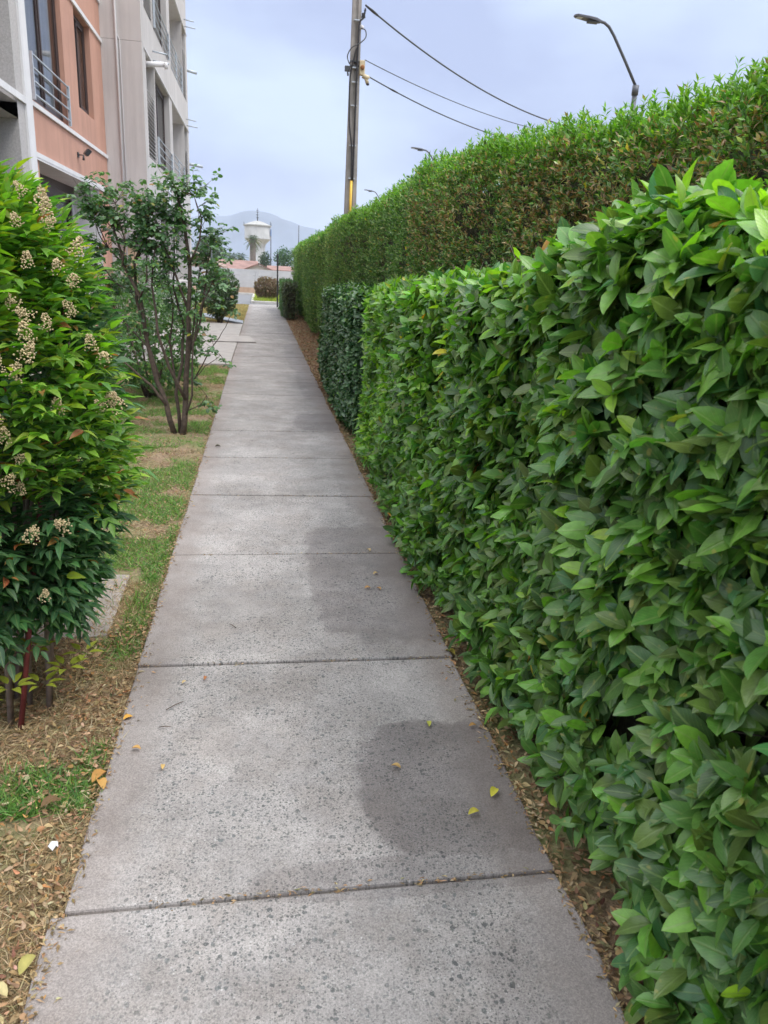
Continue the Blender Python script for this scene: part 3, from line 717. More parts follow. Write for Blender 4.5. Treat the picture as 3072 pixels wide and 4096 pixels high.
# small hedge end + green bush block far right
def clump_hedge(name, c, rx, ry, z0, z1, n, nl, ll, lw, cols, probs, m, label, cat, stems=6, seedn=0, box=.5, loose=.5, group=None):
    root = empty(name, (c[0], c[1], 0), label, cat, group)
    LV = Leaves()
    u = nrm(rng.normal(size=(n, 3)))
    sgn = np.sign(u) * np.abs(u) ** box; sgn = sgn / np.abs(sgn).max(1, keepdims=True) * (np.abs(u).max(1, keepdims=True) ** (1 - .5)) if box < 1 else u
    R_ = 1 - rng.random((n, 1)) ** 2 * .35
    nzs = vnoise(u, 2.2, seedn) * .3 + .85
    P = np.array((c[0], c[1], (z0 + z1) / 2)) + sgn * R_ * nzs[:, None] * np.array((rx, ry, (z1 - z0) / 2))
    P[:, 2] = np.maximum(P[:, 2], .08)
    colf = lambda P, f: np.clip(pick(cols, probs, len(P)), .005, .7)
    shoots(LV, P, u, nl, ll * 1.4, ll, lw, colf, up=.4, jit=loose, depth=(0, .04), ang=55)
    foliage('foliage', 'leaf', root, LV, m, LO, singles=0)
    tk = MB()
    for k in range(stems):
        a = 2 * math.pi * k / max(1, stems) + .4; r_ = rx * .35
        tk.tube([(c[0] + .05 * math.cos(a), c[1] + .05 * math.sin(a), -.04), (c[0] + r_ * .6 * math.cos(a), c[1] + r_ * .6 * math.sin(a), z0 + .1), (c[0] + r_ * 1.6 * math.cos(a), c[1] + r_ * 1.6 * math.sin(a), (z0 + z1) / 2 + .1)], [.022, .016, .006], 6)
    tk.build('trunk', M_bark, root)
    return root
hb = empty('hedge', (.9, 26.5, 0), 'small waist-high green hedge at the far end of the path before the black post', 'hedge')
LV = Leaves(); zs = lambda y: np.full(len(y), 1.12)
P, Nn = hedge_points(2600, .70, 1.12, 24.0, 30.0, zs, .05, .1, (True, True)); P = P - Nn * ((vnoise(P, 2, 21) - .5) * .12)[:, None]
def far_col(P, f):
    n = len(P); b_ = pick([(.05, .13, .05), (.07, .18, .06), (.03, .07, .03)], [2, 2, 1.5], n)
    w = P[:, 1] < 25.0; b_[w] = pick([(.035, .05, .025), (.05, .055, .03), (.07, .05, .035)], [2, 1, 1], int(w.sum())); return np.clip(b_, .005, .6)
shoots(LV, P, Nn, 6, .07, .06, .03, far_col, up=.3); foliage('foliage', 'leaf', hb, LV, M_leaf, LO, singles=0)
core('shade_core', .82, 1.05, 24.1, 29.9, lambda y: zs(y) - .12, .08, hb, 6, .3)

# ------------------------------------------------------------------ left: flowering heavenly-bamboo shrub
nd = empty('flowering_shrub', (-.95, 2.62, 0), 'lush multi-stemmed green shrub with cream berry clusters on the left beside the path', 'shrub')
LV = Leaves(); n = 4300
u = nrm(rng.normal(size=(n, 3)) * np.array((1, 1, .9)))
cz = rng.random(n)
zz = .30 + 1.36 * cz
prof = np.interp(zz, [.25, .45, .8, 1.1, 1.35, 1.55, 1.70], [.30, .37, .42, .44, .38, .28, .14])
ang = rng.random(n) * 2 * math.pi
ns_ = vnoise(np.stack([np.cos(ang) * 1.5, np.sin(ang) * 1.5, zz * 2.2], 1), 1.6, 30)
rr_ = prof * (1 - .5 * rng.random(n) ** 2.2) * (.80 + .36 * ns_)
P = np.stack([-.985 + rr_ * np.cos(ang), 2.68 + 1.15 * rr_ * np.sin(ang), zz], 1)
out_ = nrm(np.stack([np.cos(ang), np.sin(ang), .25 + 1.0 * (cz - .35)], 1))
rd = nrm(out_ + np.array((0, 0, .15)) + .4 * rng.normal(size=(n, 3)))
side_ = nrm(np.cross(rd, np.array((0, 0, 1.0)))); upn = np.cross(side_, rd)
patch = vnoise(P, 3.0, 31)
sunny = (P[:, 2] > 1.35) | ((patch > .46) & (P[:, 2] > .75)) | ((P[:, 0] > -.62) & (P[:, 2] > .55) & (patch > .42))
for q, (fr, sg, an) in enumerate(((.15, 1, 60), (.15, -1, 60), (.45, 1, 55), (.45, -1, 55), (.75, 1, 45), (.75, -1, 45), (1.0, 1, 6))):
    th = np.radians(an + rng.normal(size=n) * 10)[:, None]
    ld = nrm(np.cos(th) * rd + sg * np.sin(th) * side_ - np.array((0, 0, .20)) + .12 * rng.normal(size=(n, 3)))
    pos = P + rd * (.11 * fr)
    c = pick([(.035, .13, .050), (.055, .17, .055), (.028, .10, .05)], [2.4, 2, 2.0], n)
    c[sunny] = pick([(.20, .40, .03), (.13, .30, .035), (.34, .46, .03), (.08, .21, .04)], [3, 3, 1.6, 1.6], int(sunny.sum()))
    w = rng.random(n) < .025; c[w] = pick([(.5, .2, .06), (.55, .42, .08), (.45, .10, .05)], [2, 1, 1], int(w.sum()))
    s_ = rng.normal(1, .18, n).clip(.6, 1.4)
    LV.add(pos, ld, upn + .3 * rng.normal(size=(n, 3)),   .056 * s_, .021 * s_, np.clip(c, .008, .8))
# low lime sprays at the foot
for (x, y, z, n_) in ((-.66, 2.42, .16, 7), (-.73, 2.38, .12, 6), (-.62, 2.5, .17, 5), (-.80, 2.30, .16, 7), (-.76, 2.45, .22, 6), (-.90, 2.3, .10, 5), (-.86, 2.36, .26, 6)):
    a0 = random.uniform(0, 6.28)
    for k in range(n_):
        a = a0 + k * 6.28 / n_ + random.uniform(-.3, .3); d = np.array((math.cos(a), math.sin(a), .25))
        LV.add([(x, y, z)] + .02 * d[None], [d], [(0, 0, 1.)], [random.uniform(.05, .065)], [random.uniform(.020, .026)], [np.array((.42, .46, .04)) * random.uniform(.8, 1.1)])
Pn = np.concatenate(LV.P); foliage('foliage', 'leaf', nd, LV, M_nand, LA, out=(Pn[:, 1] < 2.75))
# canes
cn = MB(); bases = []
for k in range(30):
    a = random.uniform(0, 6.28); r_ = .17 * math.sqrt(random.random()); bx, by = -.90 + r_ * math.cos(a), 2.50 + r_ * 1.1 * math.sin(a)
    if k == 3: bx, by = -.80, 2.33
    tx, ty, tz = -.95 + .34 * math.cos(a), 2.66 + .38 * math.sin(a), random.uniform(.9, 1.5)
    pts = [(bx, by, -.05), (bx * .8 + tx * .2 + random.uniform(-.02, .02), by * .8 + ty * .2, .32), (bx * .5 + tx * .5, by * .5 + ty * .5, .75), (tx, ty, tz)]
    c_ = MB(); c_.tube(pts, [.010, .0085, .006, .003], 7)
    c_.build('stem', M_redcane if k == 3 else M_cane, nd)
rc = MB()
for p_, d_ in zip(P[::3], rd[::3]): rc.tube([p_ - d_ * .10, p_ + d_ * .11], [.0016, .001], 3, cap=False)
rc.build('twigs', plain('green_twig', (.12, .16, .05), .7, .2), nd)['kind'] = 'stuff'
# cream panicles
def ico(r):
    t = (1 + 5 ** .5) / 2
    v = nrm(np.array([(-1,t,0),(1,t,0),(-1,-t,0),(1,-t,0),(0,-1,t),(0,1,t),(0,-1,-t),(0,1,-t),(t,0,-1),(t,0,1),(-t,0,-1),(-t,0,1)], float)) * r
    f = np.array([(0,11,5),(0,5,1),(0,1,7),(0,7,10),(0,10,11),(1,5,9),(5,11,4),(11,10,2),(10,7,6),(7,1,8),(3,9,4),(3,4,2),(3,2,6),(3,6,8),(3,8,9),(4,9,5),(2,4,11),(6,2,10),(8,6,7),(9,8,1)])
    return v, f
clm = []
for q in range(4):
    Vs, Ts, off = [], [], 0; r2 = np.random.default_rng(q)
    for k in range(85):
        h = r2.random() ** .8; rad = .040 * (1.08 - h * .85) * math.sqrt(r2.random()) + .004; a = r2.random() * 6.28
        v_, f_ = ico(.0042 * r2.uniform(.8, 1.25)); Vs.append(v_ + np.array((rad * math.cos(a), rad * math.sin(a), h * .085))); Ts.append(f_ + off); off += 12
    me = mesh_np('flower_cluster', np.concatenate(Vs), np.concatenate(Ts)); me.materials.append(M_berry); clm.append(me)
inv = root_inverse(nd)
for k, (x, y, z) in enumerate([(-.67, 2.3, 1.40), (-.63, 2.3, 1.37), (-.64, 2.26, 1.31), (-.69, 2.22, .98), (-.72, 2.2, .91), (-.68, 2.24, .73), (-.58, 2.3, .75), (-.50, 2.4, 1.28),
        (-.48, 2.4, 1.10), (-.58, 2.26, 1.11), (-.47, 2.45, 1.12), (-.63, 2.3, 1.51), (-.62, 2.45, 1.62), (-.71, 2.2, 1.24), (-.60, 2.4, 1.64), (-.53, 2.4, 1.55),
        (-.56, 2.35, 1.50), (-.65, 2.24, 1.26), (-.54, 2.4, 1.38), (-.65, 2.4, 1.70), (-.66, 2.26, .53), (-.66, 2.35, 1.62), (-.74, 2.2, 1.07), (-.8, 2.15, 1.33), (-.85, 2.2, 1.62), (-.9, 2.12, .85), (-1.1, 2.1, 1.3)]):
    for j in range(2 if k % 3 == 1 else 1):
        o = bpy.data.objects.new('flower_cluster', clm[(k + j) % 4]); COL.objects.link(o); o.parent = nd; o.matrix_parent_inverse = inv
        o.location = (x + j * .03, y + .02 * j - .01, z - .04 - .03 * j); o.rotation_euler = (random.uniform(-.9, .3), random.uniform(-.7, .9), random.uniform(0, 6)); s_ = random.uniform(.42, .70); o.scale = (s_, s_, s_)

# ------------------------------------------------------------------ rose bush
rose = empty('rose_bush', (-.74, 7.16, 0), 'tall leggy rose bush with bare dark forked stems standing in the left lawn', 'rose bush')
base = np.array((-.74, 7.16, -.04)); LV = Leaves()
mains = [  # pixel-read stems: (x, z) polylines with a depth offset
    ([(-.80, -.04), (-.86, .25), (-.94, .45), (-1.02, .85), (-1.05, 1.2), (-1.18, 1.45), (-1.25, 1.75)], 0, .024),
    ([(-.86, .25), (-.98, .42), (-1.15, .60), (-1.28, .72)], -.15, .014),
    ([(-1.02, .85), (-1.10, 1.15), (-1.10, 1.5), (-1.02, 1.68), (-.95, 1.95)], .1, .015),
    ([(-1.10, 1.5), (-1.02, 1.62), (-.98, 1.80)], .1, .009),
    ([(-1.05, 1.2), (-.98, 1.35), (-.97, 1.7)], -.05, .010),
    ([(-.72, -.04), (-.69, .3), (-.66, .7), (-.64, 1.1), (-.62, 1.5), (-.66, 1.85), (-.70, 2.02)], 0, .026),
    ([(-.75, -.04), (-.78, .35), (-.72, .62), (-.70, .95), (-.78, 1.3), (-.76, 1.75)], .15, .016),
    ([(-.69, .3), (-.82, .6), (-.90, .9), (-.94, 1.3), (-.90, 1.6)], -.1, .015),
    ([(-.66, .7), (-.56, .95), (-.50, 1.3), (-.46, 1.55), (-.42, 1.72)], .1, .012),
    ([(-.70, .12), (-.62, .35), (-.60, .8), (-.52, 1.15), (-.42, 1.35)], -.15, .010),
    ([(-.64, 1.1), (-.74, 1.4), (-.86, 1.7), (-.92, 1.9)], .0, .011),
    ([(-.62, 1.5), (-.52, 1.7), (-.50, 1.88), (-.56, 2.05)], -.1, .009),
    ([(-.60, .5), (-.48, .72), (-.38, .86), (-.32, .96)], .1, .006),
    ([(-.60, .5), (-.50, .62), (-.36, .72)], -.1, .005),
    ([(-.66, .2), (-.56, .24), (-.50, .34)], .05, .006),
    ([(-1.18, 1.45), (-1.32, 1.6), (-1.42, 1.85)], .1, .008),
    ([(-1.05, 1.2), (-1.3, 1.3), (-1.42, 1.5)], .2, .007),
    ([(-.94, .45), (-1.02, .7), (-1.3, 1.0), (-1.4, 1.2)], .35, .009),
    ([(-1.18, 1.45), (-1.14, 1.65), (-1.20, 1.95)], -.1, .008),
    ([(-1.32, 1.6), (-1.40, 1.72), (-1.44, 1.92)], .1, .006),
    ([(-.78, .35), (-.84, .8), (-.80, 1.15), (-.86, 1.45)], .25, .010),
    ([(-.66, .7), (-.60, 1.1), (-.55, 1.45)], .25, .009),
]
tips = []
for pts, dy, r in mains:
    m_ = MB(); n = len(pts)
    pp = []
    for i, (x, z) in enumerate(pts):
        z_ = z; yy = 7.16 + dy * min(1, max(0, z) / .8) + .03 * math.sin(i * 2.1 + r * 900)
        pp.append(np.array((x, yy, z_)))
    # refine
    fine = []
    for a, b in zip(pp[:-1], pp[1:]):
        for q in (0, .5): fine.append(a * (1 - q) + b * q + np.array((random.uniform(-.008, .008), random.uniform(-.008, .008), 0)) * (q > 0))
    fine.append(pp[-1])
    m_.tube(fine, [1.12 * r * (1 - .65 * i / (len(fine) - 1)) for i in range(len(fine))], 8)
    m_.build('stem', M_bark, rose)
    for i in range(2, len(fine)):
        if fine[i][2] > .75: tips.append((fine[i], fine[i] - fine[i - 1]))
    for q in range(3): tips.append((fine[-1], fine[-1] - fine[-2]))
tg = MB()
for c0, d0 in tips:
    for k in range(random.choice((2, 2, 3)) if c0[2] > 1.1 else int(random.random() < .6)):
        d = nrm(np.array(d0) * 6 + np.array((random.gauss(0, 1), random.gauss(0, 1), random.gauss(.2, .7)))); l_ = random.uniform(.12, .34)
        p1 = c0 + d * l_ * .5; p2 = c0 + d * l_ + np.array((0, 0, -.01)); tg.tube([c0, p1, p2], [.003, .0022, .0012], 4, cap=False)
        for q in range(random.randint(3, 5)):
            f = random.uniform(.3, 1.05); p = c0 + d * l_ * f; rd_ = nrm(np.array((random.gauss(0, 1), random.gauss(0, 1), random.gauss(0, .5)))); sd_ = nrm(np.cross(rd_, (0, 0, 1.0)))
            for (a, sg) in ((.25, 1), (.25, -1), (.6, 1), (.6, -1), (1, 0)):
                ld = nrm(rd_ * (1 if sg == 0 else .45) + sd_ * sg + np.array((0, 0, -.25)) + .2 * np.random.default_rng(len(LV.P)).normal(size=3))
                s_ = random.uniform(.75, 1.2)
                c = random.choices([(.07, .17, .075), (.10, .22, .09), (.05, .125, .06), (.15, .28, .06), (.4, .34, .05), (.42, .18, .06)], [4, 3.5, 3, 1.2, .12, .12])[0]
                LV.add((p + rd_ * .06 * a)[None], ld[None], [nrm(np.array((random.gauss(0, .5), random.gauss(-.2, .5), 1)))], [.044 * s_], [.029 * s_], [np.array(c) * random.uniform(.8, 1.2)])
tg.build('twigs', M_bark, rose)['kind'] = 'stuff'
foliage('foliage', 'leaf', rose, LV, M_leaf, OVS)

clump_hedge('shrub', (-1.28, 9.2), .62, .8, .08, 1.30, 1700, 7, .045, .024, [(.05, .13, .05), (.08, .19, .06), (.13, .26, .06), (.26, .28, .05)], [3, 3, 1, .15], M_leaf, 'low rounded mid-green shrub behind the bare rose stems near the apartment wall', 'shrub', 6, 41, .9, .8)
clump_hedge('shrub', (-1.12, 22.0), .53, .60, .10, 1.46, 1900, 7, .055, .025, [(.030, .080, .032), (.05, .11, .04), (.12, .10, .05)], [4, 2, .4], M_leaf, 'dark green ball-shaped shrub at the path edge just beyond the rose bush', 'shrub', 5, 42, 1, .4)
clump_hedge('shrub', (-2.1, 13.6), .6, .9, .2, 1.5, 900, 7, .05, .026, [(.05, .13, .05), (.08, .19, .06)], [3, 2], M_leaf, 'leafy green shrub against the grey apartment wall behind the rose bush', 'shrub', 5, 46, .9, .8)
clump_hedge('shrub', (.27, 35.6), .60, .5, .10, 1.14, 1500, 7, .06, .03, [(.20, .105, .085), (.26, .15, .12), (.14, .10, .06), (.16, .17, .07)], [4, 3, 2, .7], M_leaf_small, 'reddish-brown rounded bush on crooked stems in the kerbed bed at the end of the path', 'shrub', 5, 43, 1, .5)

# ------------------------------------------------------------------ grass, litter
def tufts(name, n, region, hgt, wid, cols, probs, label, cat, dens=None, thr=.5, seed=50, z=-.03, m=M_grass, lean=.7, cl=None):
    x = region[0] + rng.random(n) * (region[1] - region[0]); y = region[2] + (rng.random(n) ** 1.5) * (region[3] - region[2])
    P = np.stack([x, y, np.full(n, z)], 1); v = vnoise(P, 2.6, seed) * .55 + vnoise(P, 8, seed + 1) * .45
    k = v > thr + .09 * (rng.random(n) - .5)
    if cl is not None: k &= cl(P)
    P = P[k]; n = len(P)
    d = nrm(np.stack([rng.normal(size=n), rng.normal(size=n), np.abs(rng.normal(size=n)) * lean + .25], 1))
    LV = Leaves(); LV.add(P, d, np.stack([rng.normal(size=n), rng.normal(size=n), np.full(n, .4)], 1), hgt * rng.uniform(.5, 1.3, n), np.full(n, wid), np.clip(pick(cols, probs, n, .2), .01, .8))
    A = LV.cat(); v_, t_, c_, u_ = expand(BL, *[A[i] for i in range(7)])
    me = mesh_np(name, v_, t_, c_, u_); me.materials.append(m); o = link(name, me)
    return tag(o, label, cat, None, 'stuff')
tufts('dry_grass', 60000, (-1.5, -.458, .6, 3.6), .055, .0026, [(.56, .42, .25), (.44, .31, .18), (.62, .49, .31), (.28, .18, .11)], [3, 3, 2, 2], 'brown straw thatch at the near left edge of the path', 'dry grass', thr=.30, seed=90, m=M_dead, lean=.2)
notpad = lambda P: ~((P[:, 0] < -.60) & (P[:, 1] > 2.97) & (P[:, 1] < 3.76) & (rng.random(len(P)) < .93)) & ~((P[:, 1] > 12.35)) & ~((np.hypot(P[:, 0] + .9, (P[:, 1] - 2.5)) < .42))  & ~((np.hypot((P[:, 0] + .74) / 1.1, (P[:, 1] - 6.9) / .75) < .38) & (rng.random(len(P)) < .8))
tufts('grass', 210000, (-3.0, -.485, 1.9, 12.5), .052, .0042, [(.12, .27, .06), (.18, .34, .07), (.26, .36, .09), (.08, .19, .05)], [3, 3, 1.5, 1.5], 'patchy short green lawn grass left of the path', 'grass', thr=.47, seed=50, cl=notpad)
tufts('grass', 30000, (-1.4, -.50, .6, 2.3), .040, .0034, [(.15, .20, .07), (.21, .25, .09), (.27, .28, .12)], [3, 3, 1.5], 'thin green tufts among dead leaves at the near left edge', 'grass', thr=.64, seed=52, cl=notpad)
tufts('dry_grass', 130000, (-3.0, -.485, .6, 12.5), .045, .0030, [(.42, .32, .19), (.34, .25, .15), (.50, .40, .25), (.25, .17, .10)], [3, 3, 2, 2], 'dry straw-coloured grass along the left edge of the path', 'dry grass', thr=.36, seed=56, m=M_dead, lean=.25, cl=notpad)
tufts('dry_grass', 26000, (-3.0, -.50, 22.5, 33.4), .06, .012, [(.46, .38, .16), (.52, .42, .20), (.35, .33, .12)], [3, 2, 2], 'yellowed dry lawn patch between the ramp and the road', 'dry grass', thr=.2, seed=58, m=M_dead, lean=.8)
tufts('grass', 22000, (-.26, 4.0, 34.6, 44.0), .22, .012, [(.34, .40, .05), (.42, .44, .08), (.22, .32, .05)], [3, 2, 1.5], 'yellow-green grass inside the kerbed bed around the brown bush', 'grass', thr=.1, seed=60, z=.07, lean=1.5)
def litter(name, n, region, size, cols, probs, label, thr, seed, ypow=1.5, z=-.022, cl=None, ht=.02, bs=None):
    x = region[0] + rng.random(n) * (region[1] - region[0]); y = region[2] + rng.random(n) ** ypow * (region[3] - region[2])
    P = np.stack([x, y, z + rng.random(n) * ht], 1); v = vnoise(P * np.array((1, 1, 0)), 3.0, seed) * .6 + vnoise(P * np.array((1, 1, 0)), 9, seed + 1) * .4
    k = v > thr
    if cl is not None: k &= cl(P)
    P = P[k]; n = len(P)
    a = rng.random(n) * 6.28; d = np.stack([np.cos(a), np.sin(a), rng.normal(size=n) * .22], 1)
    s_ = rng.uniform(.5, 1.25, n)
    LV = Leaves(); LV.add(P, d, np.stack([rng.normal(size=n) * .45, rng.normal(size=n) * .45, np.sign(rng.random(n) - .25)], 1), size * s_, size * .5 * s_ * rng.uniform(.5, 1.1, n), np.clip(pick(cols, probs, n, .25), .01, .8))
    A = LV.cat(); v_, t_, c_, u_ = expand(bs or LO, *[A[i] for i in range(7)])
    me = mesh_np(name, v_, t_, c_, u_); me.materials.append(M_dead); o = link(name, me); return tag(o, label, 'leaf litter', None, 'stuff')
TAN = [(.38, .23, .13), (.28, .155, .085), (.42, .29, .18), (.17, .09, .055), (.38, .17, .07), (.40, .32, .20)]
litter('leaf_litter', 11000, (-1.5, -.462, .6, 3.1), .024, TAN, [3, 3, 2, 2, .8, 1], 'thick drift of curled brown leaves below the flowering shrub', .34, 70, 1.0, cl=lambda P: ~((P[:, 0] < -.64) & (P[:, 1] > 2.97)), bs=LA)
litter('leaf_litter', 16000, (-3.0, -.465, 3.0, 12.4), .022, TAN, [3, 3, 2, 2, .6, 1], 'scattered small brown leaves over the left lawn', .46, 72, 1.5)
litter('leaf_litter', 26000, (.775, 1.45, .4, 12.0), .026, TAN + [(.36, .30, .16)], [3, 4, 2, 4, 1, 1, 2], 'brown leaf litter in the gap between path and near hedge', .12, 74, 1.3, bs=LA)
litter('leaf_litter', 16000, (.78, 1.5, 10.0, 33.0), .05, [(.36, .20, .12), (.28, .15, .09), (.42, .26, .16)], [3, 3, 2], 'reddish-brown litter strip under the tall hedge', .1, 76, 1.2, ht=.03)
LVj = Leaves()
for jy, jr in zip(joints[1:9], joints_r[1:9]):
    k_ = 170; xx = rng.uniform(-.46, .77, k_); kk = vnoise(np.stack([xx, np.full(k_, jy), np.zeros(k_)], 1), 5, 95) > .42; xx = xx[kk]; k_ = len(xx)
    yy = jy + (jr - jy) * (xx + .47) / 1.25 + rng.normal(size=k_) * .008; a_ = rng.normal(size=k_) * .5 + math.pi * (rng.random(k_) > .5)
    LVj.add(np.stack([xx, yy, rng.uniform(-.006, .004, k_)], 1), np.stack([np.cos(a_), np.sin(a_), 0 * a_], 1), np.stack([rng.normal(size=k_) * .3, rng.normal(size=k_) * .3, np.ones(k_)], 1), rng.uniform(.006, .02, k_), rng.uniform(.002, .006, k_), np.clip(pick(TAN, [3, 3, 2, 3, .5, 1], k_, .25), .01, .8))
for side_x in (-.475, .785):
    k_ = 3000; yy = rng.uniform(.5, 9, k_); xx = side_x + rng.normal(size=k_) * .014 * (1 + (vnoise(np.stack([yy, yy, yy], 1), 1.2, 96) > .6)); a_ = rng.random(k_) * 6.28
    LVj.add(np.stack([xx, yy, rng.uniform(-.004, .006, k_)], 1), np.stack([np.cos(a_), np.sin(a_), rng.normal(size=k_) * .2], 1), np.stack([rng.normal(size=k_) * .4, rng.normal(size=k_) * .4, np.ones(k_)], 1), rng.uniform(.008, .026, k_), rng.uniform(.002, .009, k_), np.clip(pick(TAN, [3, 3, 2, 2, .5, 1], k_, .25), .01, .8))
A = LVj.cat(); v_, t_, c_, u_ = expand(LO, *A); me = mesh_np('leaf_litter', v_, t_, c_, u_); me.materials.append(M_dead)
tag(link('leaf_litter', me), 'crumbled leaf bits packed in the slab joints and along the path edges', 'leaf litter', None, 'stuff')
LVP = [(.69, 1.82, .048, 'bright yellow fallen leaf lying flat on the damp patch of the second slab', (.62, .56, .06), .9), (.60, 1.75, .040, 'curled olive-yellow fallen leaf just below the flat yellow one on damp concrete', (.50, .42, .06), .3),
       (.44, 1.98, .034, 'small tan curled leaf in the middle of the damp patch', (.50, .30, .12), 2.6), (.58, 2.20, .034, 'yellow-green leaf at the top rim of the nearest damp patch', (.46, .46, .08), 1.5), (.72, 2.19, .030, 'small brown leaf at the top rim of the damp patch near the hedge', (.40, .20, .07), .1),
       (-.21, 2.57, .026, 'small red-brown leaf below the third joint on the left', (.42, .14, .06), 1.3), (-.29, 2.55, .022, 'small tan leaf left of the red-brown one by the third joint', (.60, .42, .22), .8), (-.38, 2.15, .032, 'orange-tan leaf near the left path edge level with the shrub foot', (.62, .34, .12), 2.9),
       (-.30, 2.04, .026, 'pale orange leaf fragment right of the leaf by the left path edge', (.66, .42, .16), 1.6), (.51, 3.40, .034, 'brown leaf on the damp slab, left one of a pair', (.50, .27, .12), .2), (.59, 3.38, .032, 'brown leaf on the damp slab, right one of a pair', (.46, .25, .12), 2.2),
       (.58, 3.58, .034, 'tan leaf on damp concrete above the pair of brown leaves', (.55, .38, .20), .6), (.61, 3.92, .034, 'tan leaf lying right on the fourth joint beside the hedge', (.60, .42, .22), 1.9), (-.465, 2.33, .036, 'orange leaf overlapping the left edge of the path', (.72, .36, .06), .5),
       (-.39, 6.49, .05, 'dark crumpled leaf far up the path near its left edge', (.05, .035, .03), .1), (.80, 2.71, .05, 'yellow leaf caught between path and hedge at the third joint', (.55, .42, .08), 2.2), (-.50, 2.0, .062, 'large orange-brown curled leaf on the left path border', (.52, .24, .07), 1.0),
       (-.46, 1.965, .055, 'upright orange leaf touching the left path edge beside the large curled one', (.60, .32, .10), 2.0), (-.62, 1.90, .06, 'dark brown curled leaf in the dry grass at left', (.16, .065, .04), .5), (-.52, 1.35, .055, 'olive fallen leaf at the bottom left corner of the path', (.42, .36, .12), 1.2), (-.53, 1.30, .05, 'pale tan leaf just below the olive leaf in the bottom left corner', (.55, .45, .24), 2.6)]
for x, y, s_, lab, c, a in LVP:
    bv, bt, bu = OV; v = bv.copy(); v[:, 1] *= .52; v[:, 2] = bv[:, 2] * .6 + np.abs(bv[:, 1]) * .35 + .10 * np.sin(bv[:, 0] * 3.1); v *= s_ * .98
    me = mesh_np('fallen_leaf', v, bt, np.tile(c, (len(v), 1)), bu); me.materials.append(M_dead)
    o = link('fallen_leaf', me); o.location = (x, y, .006 if -.46 < x < .78 else .002); o.rotation_euler = (.1, -.05, a); tag(o, lab, 'fallen leaf', 'loose fallen leaves on and beside the path')
for k, (x, y, l_, a, lab) in enumerate([(-.30, 2.40, .075, .75, 'short grey twig lying diagonally on the path below the third joint'), (-.32, 2.27, .04, .0, 'tiny brown twig lying level on the path beneath the diagonal twig'), (-.12, 3.02, .05, 2.2, 'thin dark twig on the path just above the third joint')]):
    m_ = MB(); d = np.array((math.cos(a), math.sin(a), 0)) * l_ / 2; c = np.array((x, y, .006)); m_.tube([c - d, c + d * .1 + np.array((0, 0, .003)), c + d], [.0016, .0018, .001], 5)
    tag(m_.build('twig', M_bark), lab, 'twig', 'twigs dropped on the path')
m_ = MB(); r3 = random.Random(5)
vv = [(-.55 + .014 * math.cos(a) * r3.uniform(.7, 1.2), 1.75 + .012 * math.sin(a) * r3.uniform(.7, 1.2), -.012 + (.014 if k % 2 else 0)) for k, a in enumerate(np.linspace(0, 5.6, 8))] + [(-.55, 1.75, .012)]
m_.add(vv, [(i, (i + 1) % 8, 8) for i in range(8)]); tag(m_.build('paper_scrap', M_plastic), 'tiny crumpled white scrap in the dry grass at the left edge', 'litter')

# ------------------------------------------------------------------ apartment building
bl = empty('apartment_building', (-4.5, 17, 0), 'four-storey apartment block with salmon and pale grey rendered walls on the left', 'building')
XR, XG = -3.07, -2.30; ST = 2.72
def wall_x(name, X, y0, y1, z0, z1, ops, m, depth=.14, nx_=1):
    """wall in the plane x = X facing +X with openings [(y0,y1,z0,z1)] and reveals going inward"""
    ys = sorted({y0, y1, *[v for o in ops for v in o[:2]]}); zs = sorted({z0, z1, *[v for o in ops for v in o[2:4]]})
    b_ = MB()
    inside = lambda y, z: any(o[0] < y < o[1] and o[2] < z < o[3] for o in ops)
    for i in range(len(ys) - 1):
        for j in range(len(zs) - 1):
            if not inside((ys[i] + ys[i+1]) / 2, (zs[j] + zs[j+1]) / 2):
                b_.add([(X, ys[i], zs[j]), (X, ys[i+1], zs[j]), (X, ys[i+1], zs[j+1]), (X, ys[i], zs[j+1])], [(0, 1, 2, 3)])
    for o in ops:
        a, c, e_, f = o[:4]; dp = o[4] if len(o) > 4 else depth; x2 = X - dp
        b_.add([(X, a, e_), (x2, a, e_), (x2, a, f), (X, a, f)], [(0, 1, 2, 3)]); b_.add([(X, c, e_), (x2, c, e_), (x2, c, f), (X, c, f)], [(3, 2, 1, 0)])
        b_.add([(X, a, f), (x2, a, f), (x2, c, f), (X, c, f)], [(0, 1, 2, 3)]); b_.add([(X, a, e_), (x2, a, e_), (x2, c, e_), (X, c, e_)], [(3, 2, 1, 0)])
    return b_.build(name, m, bl)
